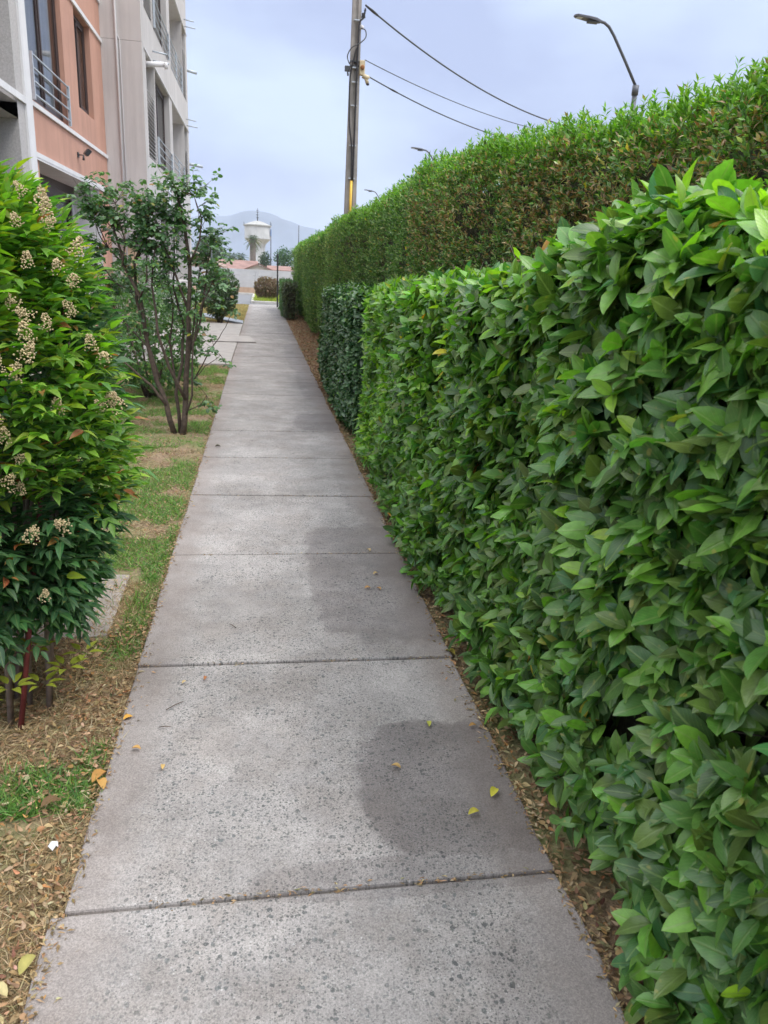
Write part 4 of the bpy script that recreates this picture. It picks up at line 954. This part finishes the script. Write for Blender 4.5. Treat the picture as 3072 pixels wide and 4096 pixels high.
def window(X, y0, y1, z0, z1, sashes=2, curtain=.6, fr=.055, cm=None):
    """aluminium sliding window in the plane x = X"""
    f = MB(); f.box(X - .03, X + .03, y0, y1, z1 - fr, z1); f.box(X - .03, X + .03, y0, y1, z0, z0 + fr)
    f.box(X - .03, X + .03, y0, y0 + fr, z0 + fr, z1 - fr); f.box(X - .03, X + .03, y1 - fr, y1, z0 + fr, z1 - fr)
    w = f.build('window', M_brown, bl)
    for k in range(sashes):
        a = y0 + fr + (y1 - y0 - 2 * fr) * k / sashes; c = y0 + fr + (y1 - y0 - 2 * fr) * (k + 1) / sashes; xx = X + (.012 if k % 2 else -.012)
        s_ = MB(); s_.box(xx - .011, xx + .011, a, a + .05, z0 + fr, z1 - fr); s_.box(xx - .011, xx + .011, c - .05, c, z0 + fr, z1 - fr); s_.box(xx - .011, xx + .011, a + .05, c - .05, z0 + fr, z0 + fr + .06); s_.box(xx - .011, xx + .011, a + .05, c - .05, z1 - fr - .05, z1 - fr)
        s_.build('frame', M_brown, w)
        g = MB(); g.add([(xx, a + .05, z0 + fr + .06), (xx, c - .05, z0 + fr + .06), (xx, c - .05, z1 - fr - .05), (xx, a + .05, z1 - fr - .05)], [(0, 1, 2, 3)]); g.build('pane', M_glass, w)
    if curtain:
        cu = MB(); V = []; F = []; n = 60; a, c = y0 + .08, y0 + .08 + (y1 - y0 - .16) * curtain
        for i in range(n + 1):
            y = a + (c - a) * i / n; x = X - .07 + .025 * math.sin(i * 1.15) + .01 * math.sin(i * .37); V += [(x, y, z0 + .02), (x, y, z1 - .02)]
        F = [(2*i, 2*i+2, 2*i+3, 2*i+1) for i in range(n)]; cu.add(V, F, True); cu.build('curtain', cm or M_curtain, w)
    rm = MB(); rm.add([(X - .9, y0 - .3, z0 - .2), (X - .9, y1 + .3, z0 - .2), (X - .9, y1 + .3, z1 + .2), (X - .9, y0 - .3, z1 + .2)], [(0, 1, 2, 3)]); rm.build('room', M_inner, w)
    return w
def railing(X, y0, y1, z0, h=.56, n=4, posts=2):
    f = MB(); f.tube([(X, y0, z0 + .07), (X, y1, z0 + .07)], .014, 6); r_ = f.build('railing', M_rail, bl)
    for y in ([y0, y1] if posts == 2 else [y0, (y0 + y1) / 2, y1]): f = MB(); f.box(X - .02, X + .02, y - .02, y + .02, z0, z0 + h); f.build('post', M_rail, r_)
    for k in range(1, n):
        b_ = MB(); z = z0 + .07 + (h - .09) * k / (n - 1); b_.tube([(X, y0, z), (X, y1, z)], .014, 6); b_.build('rail', M_rail, r_)
    return r_
zB = -.05; zT = 11.9
ops = []; 
for s in range(4):
    zf = 3.5 + (s - 1) * ST
    if s == 0: ops.append((12.12, 16.30, .55, 2.80, .52))
    else: ops += [(12.02, 14.08, zf + .03, zf + 1.98, .22), (15.0, 16.25, zf + .47, zf + 1.98, .16)]
wall_x('wall', XR, 11.58, 17.298, zB, zT, ops, M_rosa)
for s in range(4):
    zf = 3.5 + (s - 1) * ST
    for z, h in ((zf, .06), (zf - .66, .07)):
        if s == 0 and z == zf: continue
        if s > 0 or True:
            t_ = MB(); t_.box(XR + .002, XR + .03, 11.70, 17.29, z - h, z); t_.build('trim_band', M_white, bl)
    if s > 0:
        window(XR - .10, 12.03, 14.07, zf + .04, zf + 1.97, 2, 1.0); railing(XR + .04, 12.0, 14.05, zf + .02, .58, 4)
        window(XR - .12, 15.01, 16.24, zf + .48, zf + 1.97, 2, 1.0, cm=plain('grey_curtain', (.36, .35, .35), .9, .2, 8))
t_ = MB(); t_.box(XR + .002, XR + .035, 11.70, 17.29, 2.80, 2.865); t_.build('trim_band', M_white, bl)
# ground-floor niche, whitewashed inside
t_ = MB(); t_.box(XR - .50, XR - .003, 12.125, 16.295, 2.775, 2.797); t_.box(XR - .50, XR - .003, 16.275, 16.297, .6, 2.775); t_.build('niche_lining', M_white2, bl)
window(XR - .47, 12.15, 15.95, .6, 2.62, 3, 1.0, fr=.11)
t_ = MB(); t_.box(XR - .52, XR - .46, 12.13, 16.27, 2.62, 2.775); t_.build('lintel', M_brown, bl)
t_ = MB(); t_.box(XR - .52, XR - .47, 15.952, 16.274, .6, 2.62); t_.build('niche_back', M_white2, bl)
# near speckled bay + pale corner post
XS = -2.98
wall_x('wall', XS, 7.2, 11.28, zB, zT, [(8.2, 10.98, .4 + s * ST * 1.0, 3.30 + s * ST - (.0 if s == 0 else .3), .42) for s in range(4)], M_sand)
for s in range(4): window(XS - .36, 8.25, 10.9, .45 + s * ST, 3.26 + s * ST - (.0 if s == 0 else .3), 2, 1.0, fr=.09)
t_ = MB(); t_.box(XS - .30, XS + .03, 11.283, 11.577, zB, zT); t_.build('corner_post', M_white, bl)
t_ = MB(); t_.box(XS + .003, XS + .03, 7.2, 11.28, 3.34, 3.42); t_.build('trim_band', M_white, bl)
# ledge wall facing the camera
t_ = MB(); t_.box(XR - .2, XG, 17.30, 17.55, zB, 2.855); t_.build('wall', M_grey, bl)
t_ = MB(); t_.box(XR - .2, XG, 17.30, 17.55, 2.861, 5.588); t_.build('wall', M_grey, bl)
t_ = MB(); t_.box(XR - .2, XG, 17.30, 17.55, 5.594, zT); t_.build('wall', M_grey, bl)
t_ = MB(); t_.box(XR - .2, XG - .03, 17.31, 17.5, 2.85, 2.87); t_.box(XR - .2, XG - .03, 17.31, 17.5, 5.58, 5.60); t_.build('joint', M_inner, bl)
t_ = MB(); t_.tube([(-2.77, 17.27, 0), (-2.77, 17.27, zT)], .022, 8); t_.build('pipe', M_white2, bl)
t_ = MB(); t_.tube([(-2.71, 17.285, 1.0), (-2.71, 17.285, 5.6), (-2.80, 17.285, 5.75)], .009, 6); t_.build('cable', M_white2, bl)
d_ = MB(); d_.box(-2.83, -2.57, 17.26, 17.298, .1, 1.82); dd = d_.build('door', M_door, bl)
d_ = MB(); d_.box(-2.555, -2.31, 17.265, 17.298, .1, 1.82); d_.build('door', M_greydoor, bl)
d_ = MB(); d_.box(-2.90, -2.36, 17.20, 17.298, 1.86, 1.93); d_.build('door_hood', M_black, bl)
# long grey facade with louvres, windows and loggias
ops = []
for s in range(4):
    z0 = .88 + s * ST; z1 = z0 + 1.92
    if s == 0: ops += [(17.85, 19.10, 1.5, z1, .5), (19.30, 21.9, 1.2, z1, .2), (22.6, 26.9, 1.0, z1, 1.0)]
    else: ops += [(17.80, 19.12, z0, z1, .5), (19.20, 21.95, z0, z1, .2), (22.60, 25.9, z0, z1, 1.0), (25.95, 27.1, z0, z1, .5)]
wall_x('wall', XG, 17.552, 27.5, zB, zT, ops, M_grey)
t_ = MB(); t_.box(XG - 4, XG - .001, 27.3, 27.498, zB, zT); t_.build('wall', M_grey, bl)
bk = MB(); bk.box(XR - 4, XR - 1.1, 7.2, 27.3, zB, zT); bk.build('core_wall', M_white2, bl)
rf_ = MB(); rf_.box(XR - 4, XR + .10, 7.0, 17.26, zT + .003, zT + .18); rf_.box(XR - 4, XG + .12, 17.262, 27.6, zT + .003, zT + .18); rf_.build('roof', M_white2, bl)
for s in range(4):
    z0 = .88 + s * ST; z1 = z0 + 1.92
    t_ = MB(); t_.box(XG + .002, XG + .02, 17.56, 27.5, z1 + .02, z1 + .05); t_.build('trim_band', M_white2, bl)
    window(XG - .16, 19.21, 21.94, max(z0, 1.2) + .01, z1 - .01, 2, .55 if s != 1 else .7)
    lw = MB(); lw.box(XG - .52, XG - .50, 17.82, 19.1, z0, z1); lw.box(XG - .52, XG - .50, 25.95, 27.08, z0, z1); lw.build('loggia_back', M_greydoor, bl)
    lw = MB(); lw.box(XG - 1.02, XG - 1.0, 22.6, 25.9, z0 + (.12 if s == 0 else 0), z1); lw.build('loggia_back', M_white2, bl)
    if s > 0:
        railing(XG + .03, 19.22, 21.93, z0 + .01, .58, 4); railing(XG - .02, 22.62, 25.88, z0 + .01, .72, 5, 3)
        for ya, yb, hh in ((17.81, 19.11, 1.32), (25.97, 27.09, 1.32)):
            lp = MB(); lp.box(XG - .05, XG - .02, ya, ya + .03, z0, z0 + hh); lp.box(XG - .05, XG - .02, yb - .03, yb, z0, z0 + hh); q = lp.build('louvre', M_white2, bl)
            sm_ = None
            for k in range(17):
                z = z0 + .03 + k * hh / 17; sl_ = MB(); sl_.add([(XG - .012, ya + .03, z), (XG - .012, yb - .03, z), (XG - .055, yb - .03, z + .045), (XG - .055, ya + .03, z + .045), (XG - .006, ya + .03, z + .006), (XG - .006, yb - .03, z + .006), (XG - .049, yb - .03, z + .051), (XG - .049, ya + .03, z + .051)], [(0, 1, 2, 3), (7, 6, 5, 4), (0, 4, 5, 1), (3, 2, 6, 7), (0, 3, 7, 4), (1, 5, 6, 2)])
                sl_.build('slat', M_white2, q)
        for ya in (18.05, 25.9):
          if ya < 20:
            fl = MB(); fl.tube([(XG - .2, ya, z1 - .16), (XG + .34, ya, z1 - .13)], [.055, .05], 10); fl.tube([(XG + .34, ya, z1 - .15), (XG + .40, ya, z1 - .15)], [.065, .065], 10); fl.build('flue', M_white, bl)
          for dz, l_ in ((.12, .34), (.30, .30)):
            fl = MB(); fl.tube([(XG, ya + .9, z1 + dz), (XG + l_, ya + .9, z1 + dz - .04)], .018, 8); fl.build('vent_pipe', M_rail, bl)
for s in (1, 2): 
    fl = MB(); fl.tube([(XG - .05, 27.52, 4.62 + (s - 1) * ST), (XG + .42 - .12 * (s - 1), 27.56, 4.56 + (s - 1) * ST)], .045, 8); fl.build('vent_pipe', M_rail, bl)
# grey spiral of old cable / bracket on the lower facade
fl = MB(); fl.tube([(XG + .05, 18.35, 2.55), (XG + .28, 18.6, 2.62), (XG + .30, 18.7, 2.95), (XG + .24, 18.75, 3.25)], [.012, .035, .03, .04], 8); fl.build('bent_pipe', M_rail, bl)
# security light on the salmon wall
sl_ = empty('security_light', (XR, 14.63, 3.18), 'small black floodlight on a bracket on the salmon wall', 'light')
a_ = MB(); a_.box(XR + .001, XR + .02, 14.58, 14.66, 3.13, 3.21); a_.tube([(XR + .02, 14.62, 3.17), (XR + .10, 14.60, 3.17)], .010, 6); a_.build('bracket', M_black, sl_)
a_ = MB(); a_.box(-.035, .035, -.07, .07, -.055, .055); h_ = a_.build('lamp_head', M_black, sl_, bevel=.008)
h_.matrix_parent_inverse = Matrix.Identity(4); h_.location = (.15, .06, .045); h_.rotation_euler = (.1, .7, .5)
a_ = MB(); a_.tube([(XR + .10, 14.60, 3.17), (XR + .10, 14.58, 3.09)], [.012, .020], 8); a_.build('sensor', M_black, sl_)
a_ = MB(); a_.add([(-.036, -.058, -.045), (-.036, .058, -.045), (-.036, .058, .045), (-.036, -.058, .045)], [(0, 1, 2, 3)])
for v_i, v in enumerate(a_.v): a_.v[v_i] = (.0365, v[1], v[2])
gl_ = a_.build('lamp_glass', M_rail, h_); gl_.matrix_parent_inverse = Matrix.Identity(4)

# ------------------------------------------------------------------ power pole with its fittings
pc = (1.98, 18.0); pole = empty('utility_pole', (pc[0], pc[1], 0), 'grey concrete utility pole with black cables rising behind the tall hedge', 'pole')
H_ = 9.6
def pw(z): return .150 - .0085 * z, .12 - .006 * z   # half widths
p_ = MB(); zs_ = [-.1, 2, 4, 6, 8, H_]; V = []; F = []
cross = [(-1, -1), (-.30, -1), (-.24, -.55), (.24, -.55), (.30, -1), (1, -1), (1, 1), (-1, 1)]
for z in zs_:
    a, c = pw(z)
    for x, y in cross: V.append((pc[0] + x * a, pc[1] + y * c, z))
for i in range(len(zs_) - 1):
    for k in range(8):
        k2 = (k + 1) % 8; F.append((i*8+k, i*8+k2, (i+1)*8+k2, (i+1)*8+k))
F.append(tuple((len(zs_)-1)*8+k for k in range(8))); p_.add(V, F); p_.build('pole_shaft', M_pole, pole)
x, y = pc[0] - .01, pc[1] - .155
def cable(pts, r, m=M_black, name='cable'):
    c_ = MB(); P_ = [np.array(p, float) for p in pts]; out = []
    for i in range(len(P_) - 1):
        p0, p1, p2, p3 = P_[max(i-1, 0)], P_[i], P_[i+1], P_[min(i+2, len(P_)-1)]
        for k in range(5):
            t = k / 5; out.append(.5 * ((2*p1) + (-p0+p2)*t + (2*p0-5*p1+4*p2-p3)*t*t + (-p0+3*p1-3*p2+p3)*t**3))
    out.append(P_[-1]); c_.tube(out, r, 6); return c_.build(name, m, pole)
cable([(x, y, 3.4), (x - .02, y, 4.1), (x - .085, y + .02, 4.6), (x - .10, y + .03, 5.4), (x - .04, y, 5.75), (x + .02, y, 6.0)], .017)
cable([(x + .03, y, 3.4), (x + .035, y, 4.4), (x + .04, y, 5.4), (x + .05, y, 6.1), (x + .06, y, 6.45), (x + .14, y - .02, 6.55), (x + .17, y - .03, 6.72)], .020)
cable([(x + .10, y, 6.36), (x + .19, y, 6.33), (x + .20, y, 6.2), (x + .08, y - .02, 6.08), (x - .09, y - .02, 5.98), (x - .17, y, 5.82), (x - .12, y, 5.68)], .012, M_dkmetal)
c_ = MB(); c_.tube([(x - .01, y - .005, 2.3), (x + .0, y - .005, 3.42)], .030, 10); c_.build('conduit', M_yellow, pole)
for z in (3.46, 4.12, 4.9, 5.35, 5.62, 6.5):
    a, c = pw(z); s_ = MB(); s_.box(pc[0] - a * .62, pc[0] + a * .55, pc[1] - c - .055, pc[1] - c - .004, z, z + .022); s_.build('strap', M_rail, pole)
for z in (5.66, 5.74):
    a, c = pw(z); s_ = MB(); s_.box(pc[0] - a - .01, pc[0] + a + .01, pc[1] - c - .012, pc[1] + c + .01, z, z + .03); s_.build('strap', M_dkmetal, pole)
b_ = MB(); b_.box(pc[0] - .22, pc[0] - .115, pc[1] - .12, pc[1] - .03, 5.56, 5.66); b_.tube([(pc[0] - .16, pc[1] - .1, 5.56), (pc[0] - .15, pc[1] - .1, 5.47)], .02, 8); b_.build('clamp', M_dkmetal, pole, bevel=.01)
b_ = MB(); b_.box(pc[0] + .085, pc[0] + .20, pc[1] - .16, pc[1] - .05, 5.50, 5.78); jb = b_.build('junction_box', M_box, pole, bevel=.012)
b_ = MB(); b_.lathe([(.045, 0), (.045, .03), (.02, .035)], (0, 0, 0), 12); b_.v = [(pc[0] + .145 + vx, pc[1] - .163 - vz, 5.64 + vy) for vx, vy, vz in b_.v]; b_.build('porthole', M_rust, jb)
b_ = MB(); b_.tube([(pc[0] + .16, pc[1] - .12, 5.50), (pc[0] + .26, pc[1] - .12, 5.46), (pc[0] + .30, pc[1] - .12, 5.49)], [.05, .05, .03], 10); b_.tube([(pc[0] + .22, pc[1] - .12, 5.47), (pc[0] + .27, pc[1] - .12, 5.36)], [.03, .04], 10); b_.build('insulator', M_box, pole)
b_ = MB(); b_.lathe([(.0, -.03), (.032, -.02), (.036, .01), (.0, .03)], (pc[0] + .275, pc[1] - .12, 5.345), 10); b_.build('cap', M_black, pole)
b_ = MB(); b_.lathe([(.01, -.04), (.05, -.03), (.055, .02), (.0, .05)], (pc[0] + .10, pc[1] - .08, 6.40), 10); b_.build('insulator', M_white, pole)
b_ = MB(); b_.lathe([(.0, -.05), (.045, -.03), (.035, .02), (.04, .05), (.0, .06)], (pc[0] + .135, pc[1] - .1, 6.60), 10); b_.lathe([(.0, -.03), (.03, 0), (.0, .03)], (pc[0] + .165, pc[1] - .1, 6.70), 10); b_.build('insulator', M_black, pole)
def wire(p0, p1, r, sag, label, taper=None):
    p0, p1 = np.array(p0), np.array(p1); pts = []
    for i in range(41):
        t = i / 40; p = p0 * (1 - t) + p1 * t; p[2] -= sag * 4 * t * (1 - t); pts.append(p)
    w_ = empty('overhead_cable', tuple(p0), label, 'cable', 'cables running from the pole to the right')
    m_ = MB(); m_.tube(pts, r, 5); m_.build('cable', M_dkmetal, w_)
    if taper:
        a, b_, rr_ = taper; m_ = MB(); m_.tube([pts[a] * (1 - .0) , pts[a] * .4 + pts[b_] * .6, pts[b_]], [rr_ * .6, rr_, rr_ * .8], 8); m_.build('splice', M_black, w_)
wire((pc[0] + .17, 17.9, 6.80), (13.6, 26.5, 6.70), .018, .95, 'top thick black cable with a clamp near the pole, ending highest behind the hedge', (0, 1, .030))
wire((pc[0] + .2, 17.9, 5.80), (13.0, 26.5, 6.30), .010, .50, 'middle thin grey cable of the three leaving the pole', None)
wire((pc[0] + .3, 17.9, 5.49), (12.0, 26.5, 6.0), .014, .55, 'lowest black cable of the three, leaving the cream junction box', (2, 3, .022))

# ------------------------------------------------------------------ street lamps
def lamp_parts(root, ox, oy):
    m_ = MB(); m_.tube([(ox + 1.66, oy, -.05), (ox + 1.66, oy, 5.75)], [.085, .055], 12); m_.build('post', M_lamp, root)
    m_ = MB(); m_.tube([(ox + 1.66, oy, 5.72), (ox + 1.66, oy, 5.92)], [.075, .075], 12); m_.build('collar', M_lamp, root)
    m_ = MB(); m_.tube([(ox + 1.66, oy, 5.9), (ox + 1.30, oy, 6.42), (ox + .98, oy, 6.86), (ox + .84, oy, 7.02), (ox + .72, oy, 7.09), (ox + .60, oy, 7.11)], .032, 10); m_.build('arm', M_lamp, root)
    m_ = MB(); V = []; F = []
    prof = [(0.0, .05, .012), (.06, .10, .03), (.35, .12, .045), (.50, .10, .055), (.62, .05, .04)]
    for x_, w_, h_ in prof:
        for yy, zz_ in ((-w_, -.02), (-w_, h_ * .5), (-w_ * .6, h_), (w_ * .6, h_), (w_, h_ * .5), (w_, -.02)): V.append((ox + x_, oy + yy, 7.17 - .075 * x_ / .62 + zz_))
    for i in range(len(prof) - 1):
        for k in range(6):
            k2 = (k + 1) % 6; F.append((i*6+k, i*6+k2, (i+1)*6+k2, (i+1)*6+k))
    F.append(tuple(range(6))[::-1]); F.append(tuple((len(prof)-1)*6+k for k in range(6)))
    m_.add(V, F); m_.build('lamp_head', M_lamp, root)
    m_ = MB(); m_.box(ox + .32, ox + .56, oy - .07, oy + .07, 7.055, 7.10); m_.build('gear_box', M_dkmetal, root, bevel=.01)
    m_ = MB(); m_.box(ox + .06, ox + .30, oy - .07, oy + .07, 7.128, 7.14); m_.build('lamp_lens', M_rail, root)
for k, (ox, oy, lab) in enumerate([(6.86, 18.3, 'nearest street lamp at upper right, slanted arm rising above the tall hedge'), (6.90, 37.7, 'middle street lamp whose small head just clears the hedge right of the pole'), (7.3, 57.5, 'farthest street lamp, tip of its head just right of the pole above the hedge')]):
    r_ = empty('street_lamp', (ox + 1.66, oy, 0), lab, 'street lamp', 'street lamps behind the tall hedge'); lamp_parts(r_, ox, oy)

# ------------------------------------------------------------------ far end: post, wall, houses, tower, trees
m_ = empty('black_post', (.66, 31.9, 0), 'slim black metal gate post at the far end of the path against the hedge', 'post')
a_ = MB(); a_.box(.64, .70, 31.87, 31.93, -.03, 2.02); a_.build('post', M_black, m_); a_ = MB(); a_.box(.63, .71, 31.86, 31.94, 2.021, 2.05); a_.build('cap', M_black, m_)
wl = empty('concrete_panel_wall', (-4, 46.6, 0), 'low pale grey wall of stacked concrete panels across the road with soiled lowest course', 'wall')
for k in range(14):
    x0 = -20.72 + k * 2.05
    a_ = MB(); a_.box(x0 - .06, x0 + .06, 46.56, 46.70, 0, 1.40); a_.build('wall_post', M_panel, wl, bevel=.01)
    for j in range(4):
        z0 = [.0, .36, .70, 1.03][j]; z1 = [.355, .695, 1.025, 1.37][j]
        a_ = MB(); a_.box(x0 + .065, x0 + 1.985, 46.60, 46.66 + .004 * j, z0 + .004, z1); a_.build('panel', M_panel_tan if j == 0 else M_panel, wl, bevel=.008)
def house(name, x0, x1, y0, y1, ze, zr, wm, rm, label, ridge='y'):
    h_ = empty(name, ((x0 + x1) / 2, (y0 + y1) / 2, 0), label, 'house')
    a_ = MB(); a_.box(x0, x1, y0, y1, -.05, ze - .003); 
    xm, ym = (x0 + x1) / 2, (y0 + y1) / 2
    if ridge == 'y': a_.add([(x0, y0, ze - .003), (x1, y0, ze - .003), (xm, y0, zr - .06), (x0, y1, ze - .003), (x1, y1, ze - .003), (xm, y1, zr - .06)], [(0, 1, 2), (5, 4, 3)])
    a_.build('wall', wm, h_)
    a_ = MB(); o_ = .3; t = .08
    if ridge == 'y':
        for sx, e_ in ((-1, x0 - o_), (1, x1 + o_)): a_.add([(e_, y0 - o_, ze - .12), (xm, y0 - o_, zr), (xm, y1 + o_, zr), (e_, y1 + o_, ze - .12), (e_, y0 - o_, ze - .12 + t), (xm, y0 - o_, zr + t), (xm, y1 + o_, zr + t), (e_, y1 + o_, ze - .12 + t)], [(0, 1, 2, 3), (7, 6, 5, 4), (0, 4, 5, 1), (3, 2, 6, 7), (0, 3, 7, 4)])
    else:
        for e_ in (y0 - o_, y1 + o_): a_.add([(x0 - o_, e_, ze - .12), (x1 + o_, e_, ze - .12), (x1 + o_, ym, zr), (x0 - o_, ym, zr), (x0 - o_, e_, ze - .12 + t), (x1 + o_, e_, ze - .12 + t), (x1 + o_, ym, zr + t), (x0 - o_, ym, zr + t)], [(0, 1, 2, 3), (7, 6, 5, 4), (0, 4, 5, 1), (0, 3, 7, 4), (1, 5, 6, 2)])
    a_.build('roof', rm, h_)
    w_ = MB(); w_.box(xm - .5, xm + .5, y0 - .05, y0 - .003, .5, 1.05); w_.build('window', M_dkmetal, h_)
    return h_
house('house', -10.6, -2.9, 56, 64, 1.5, 3.1, M_brownhouse, M_brownhouse, 'brown boarded house gable at the far left behind the panel wall')
house('house', -4.6, -.6, 92, 100, 1.3, 2.15, M_housew, M_redroof, 'far house with a low red roof left of the palm trunk', 'x')
house('house', -1.9, 1.5, 74, 80, 1.1, 1.80, M_housew, M_redroof, 'small red-roofed gable house directly under the water tower')
house('house', 1.1, 4.6, 100, 108, 1.35, 1.75, M_housew, M_redroof, 'low white-fronted house right of the small red gable, before the hedge', 'x')

# water tower
tw_ = empty('water_tower', (-1.2, 300, 0), 'white concrete water tower with flared tank and roof mast in the distance', 'water tower')
cx, cy = -1.15, 300
a_ = MB(); a_.lathe([(3.75, -.5), (3.2, 3), (2.75, 6), (2.6, 8.6), (2.9, 9.6)], (cx, cy, 0), 16, False); a_.build('shaft', M_tower, tw_)
a_ = MB(); a_.lathe([(2.9, 9.605), (3.2, 10.1), (4.75, 11.5), (4.85, 11.8)], (cx, cy, 0), 12, False); a_.build('tank_cone', M_tower, tw_)
a_ = MB(); a_.lathe([(4.75, 11.805), (4.75, 15.9), (4.7, 16.0)], (cx, cy, 0), 12, False); a_.build('tank', M_tower, tw_)
a_ = MB(); a_.lathe([(5.2, 16.005), (5.2, 16.4), (2.2, 17.5), (.7, 17.9)], (cx, cy, 0), 12, False); a_.build('roof', M_roofgrey, tw_)
for k in range(12):
    a = 2 * math.pi * k / 12; s_ = MB(); s_.tube([(cx + 3.78 * math.cos(a), cy + 3.78 * math.sin(a), 0), (cx + 2.82 * math.cos(a), cy + 2.82 * math.sin(a), 6), (cx + 2.68 * math.cos(a), cy + 2.68 * math.sin(a), 8.6), (cx + 3.0 * math.cos(a), cy + 3.0 * math.sin(a), 9.6)], .16, 4); s_.build('rib', M_tower, tw_)
a_ = MB(); a_.tube([(cx, cy, 17.8), (cx, cy, 22.3)], [.22, .10], 6)
for z in (19.0, 20.0, 20.9, 21.5): a_.tube([(cx - .5, cy, z), (cx + .5, cy, z)], .09, 4)
a_.build('mast', M_dkmetal, tw_)
for k, (dx, h_) in enumerate(((-4.9, .9), (-2.2, .8), (.8, 1.2), (4.7, 1.4), (5.0, .9))):
    s_ = MB(); s_.tube([(cx + dx, cy - 1.4, 16.3), (cx + dx, cy - 1.4, 16.4 + h_)], .09, 5); s_.build('antenna', M_dkmetal, tw_)
a_ = MB(); a_.box(cx + 4.78, cx + 5.05, cy - 1.2, cy - .2, 12.6, 15.2); a_.build('blue_panel', plain('blue_paint', (.05, .15, .42), .6), tw_)

def palm(c, h, r, label, fr=26, fl=1.6, col=((.05, .09, .04), (.10, .12, .05)), lean=0, skirt=True):
    root = empty('palm_tree', (c[0], c[1], 0), label, 'palm tree')
    a_ = MB(); a_.tube([(c[0], c[1], -.1), (c[0] + lean * .4, c[1], h * .5), (c[0] + lean, c[1], h)], [r * 1.15, r, r * 1.1], 10); a_.build('trunk', M_bark2, root)
    LV = Leaves()
    for k in range(fr):
        a = 2.4 * k; el = math.radians(75 - 140 * k / fr); d = np.array((math.cos(a) * math.cos(el), math.sin(a) * math.cos(el), math.sin(el)))
        sd_ = nrm(np.cross(d, (0, 0, 1.0))); p0 = np.array((c[0] + lean, c[1], h))
        for q in range(14):
            f = (q + 1) / 14; p = p0 + d * fl * f + np.array((0, 0, -.45 * fl * f * f))
            for sg in (-1, 1):
                ld = nrm(d * .7 + sd_ * sg + np.array((0, 0, -.5))); LV.add(p[None], ld[None], [(0, 0, 1.)], [fl * .32], [fl * .05], [np.array(col[0] if el > 0 else col[1]) * random.uniform(.8, 1.2)])
    foliage('crown', 'frond', root, LV, M_leaf_small, LO, singles=0)
    return root
M_bark2 = plain('palm_bark', (.20, .17, .15), .95, .2, 3)
palm((-1.42, 150), 6.4, .55, 'shaggy palm standing directly in front of the water tower shaft', 30, 1.5)
palm((-6.7, 190), 3.4, .28, 'left palm of the distant pair left of the tower', 24, 2.2)
palm((-4.9, 200), 3.6, .28, 'right palm of the distant pair left of the tower', 24, 2.2)
palm((8.2, 95), 4.6, .22, 'far palm whose fronds peek over the tall hedge top', 26, 1.7, ((.08, .15, .05), (.10, .13, .05)))
def far_tree(c, h, r, label, col, n=500):
    root = empty('tree', (c[0], c[1], 0), label, 'tree', 'distant trees beyond the houses')
    a_ = MB(); a_.tube([(c[0], c[1], -.1), (c[0] + .1, c[1], h * .4), (c[0] - .1, c[1], h * .75)], [r * .12, r * .09, r * .03], 8); a_.build('trunk', M_bark, root)
    u = nrm(rng.normal(size=(n, 3))); rad = rng.random((n, 1)) ** .4 * (.65 + .5 * vnoise(u, 2, int(c[1])))[:, None]
    P = np.array((c[0], c[1], h * .62)) + u * rad * np.array((r, r, h * .40)); LV = Leaves()
    for k in range(3): LV.add(P + rng.normal(size=P.shape) * r * .06, nrm(rng.normal(size=P.shape) + u), u + .5 * rng.normal(size=P.shape), np.full(n, r * .17), np.full(n, r * .11), np.clip(pick([col, tuple(v * 1.5 for v in col)], [2, 1], n, .2), .005, .5))
    foliage('crown', 'leaf', root, LV, M_leaf_small, LO, singles=0)
far_tree((-11.2, 170), 7.4, 2.8, 'round dark tree left of the distant pair of palms', (.035, .07, .035))
far_tree((-8.8, 165), 5.6, 2.0, 'smaller dark tree right of the round one, left of the palms', (.04, .08, .04))
far_tree((.7, 140), 4.3, 1.3, 'small dark tree at the right foot of the tower shaft', (.03, .06, .035))
far_tree((4.3, 150), 5.4, 2.0, 'rounded green tree right of the water tower', (.04, .10, .04))
far_tree((8.6, 160), 5.2, 1.9, 'dark tree farthest right beside the end of the hedge', (.035, .07, .04))
for x_, y_, h_, lab in ((-3.7, 62, 3.1, 'thin grey pole rising left of the red roofs behind the wall'), (1.5, 120, 6.1, 'slender pole just right of the palm trunk'), (2.6, 60, 2.1, 'short thin pole right of the small gable'), (10.3, 220, 13.0, 'tall thin antenna mast right of the water tower')):
    a_ = MB(); a_.tube([(x_, y_, -.05), (x_, y_, h_)], .0006 * y_ + .01, 6); tag(a_.build('thin_mast', M_lamp), lab, 'mast')
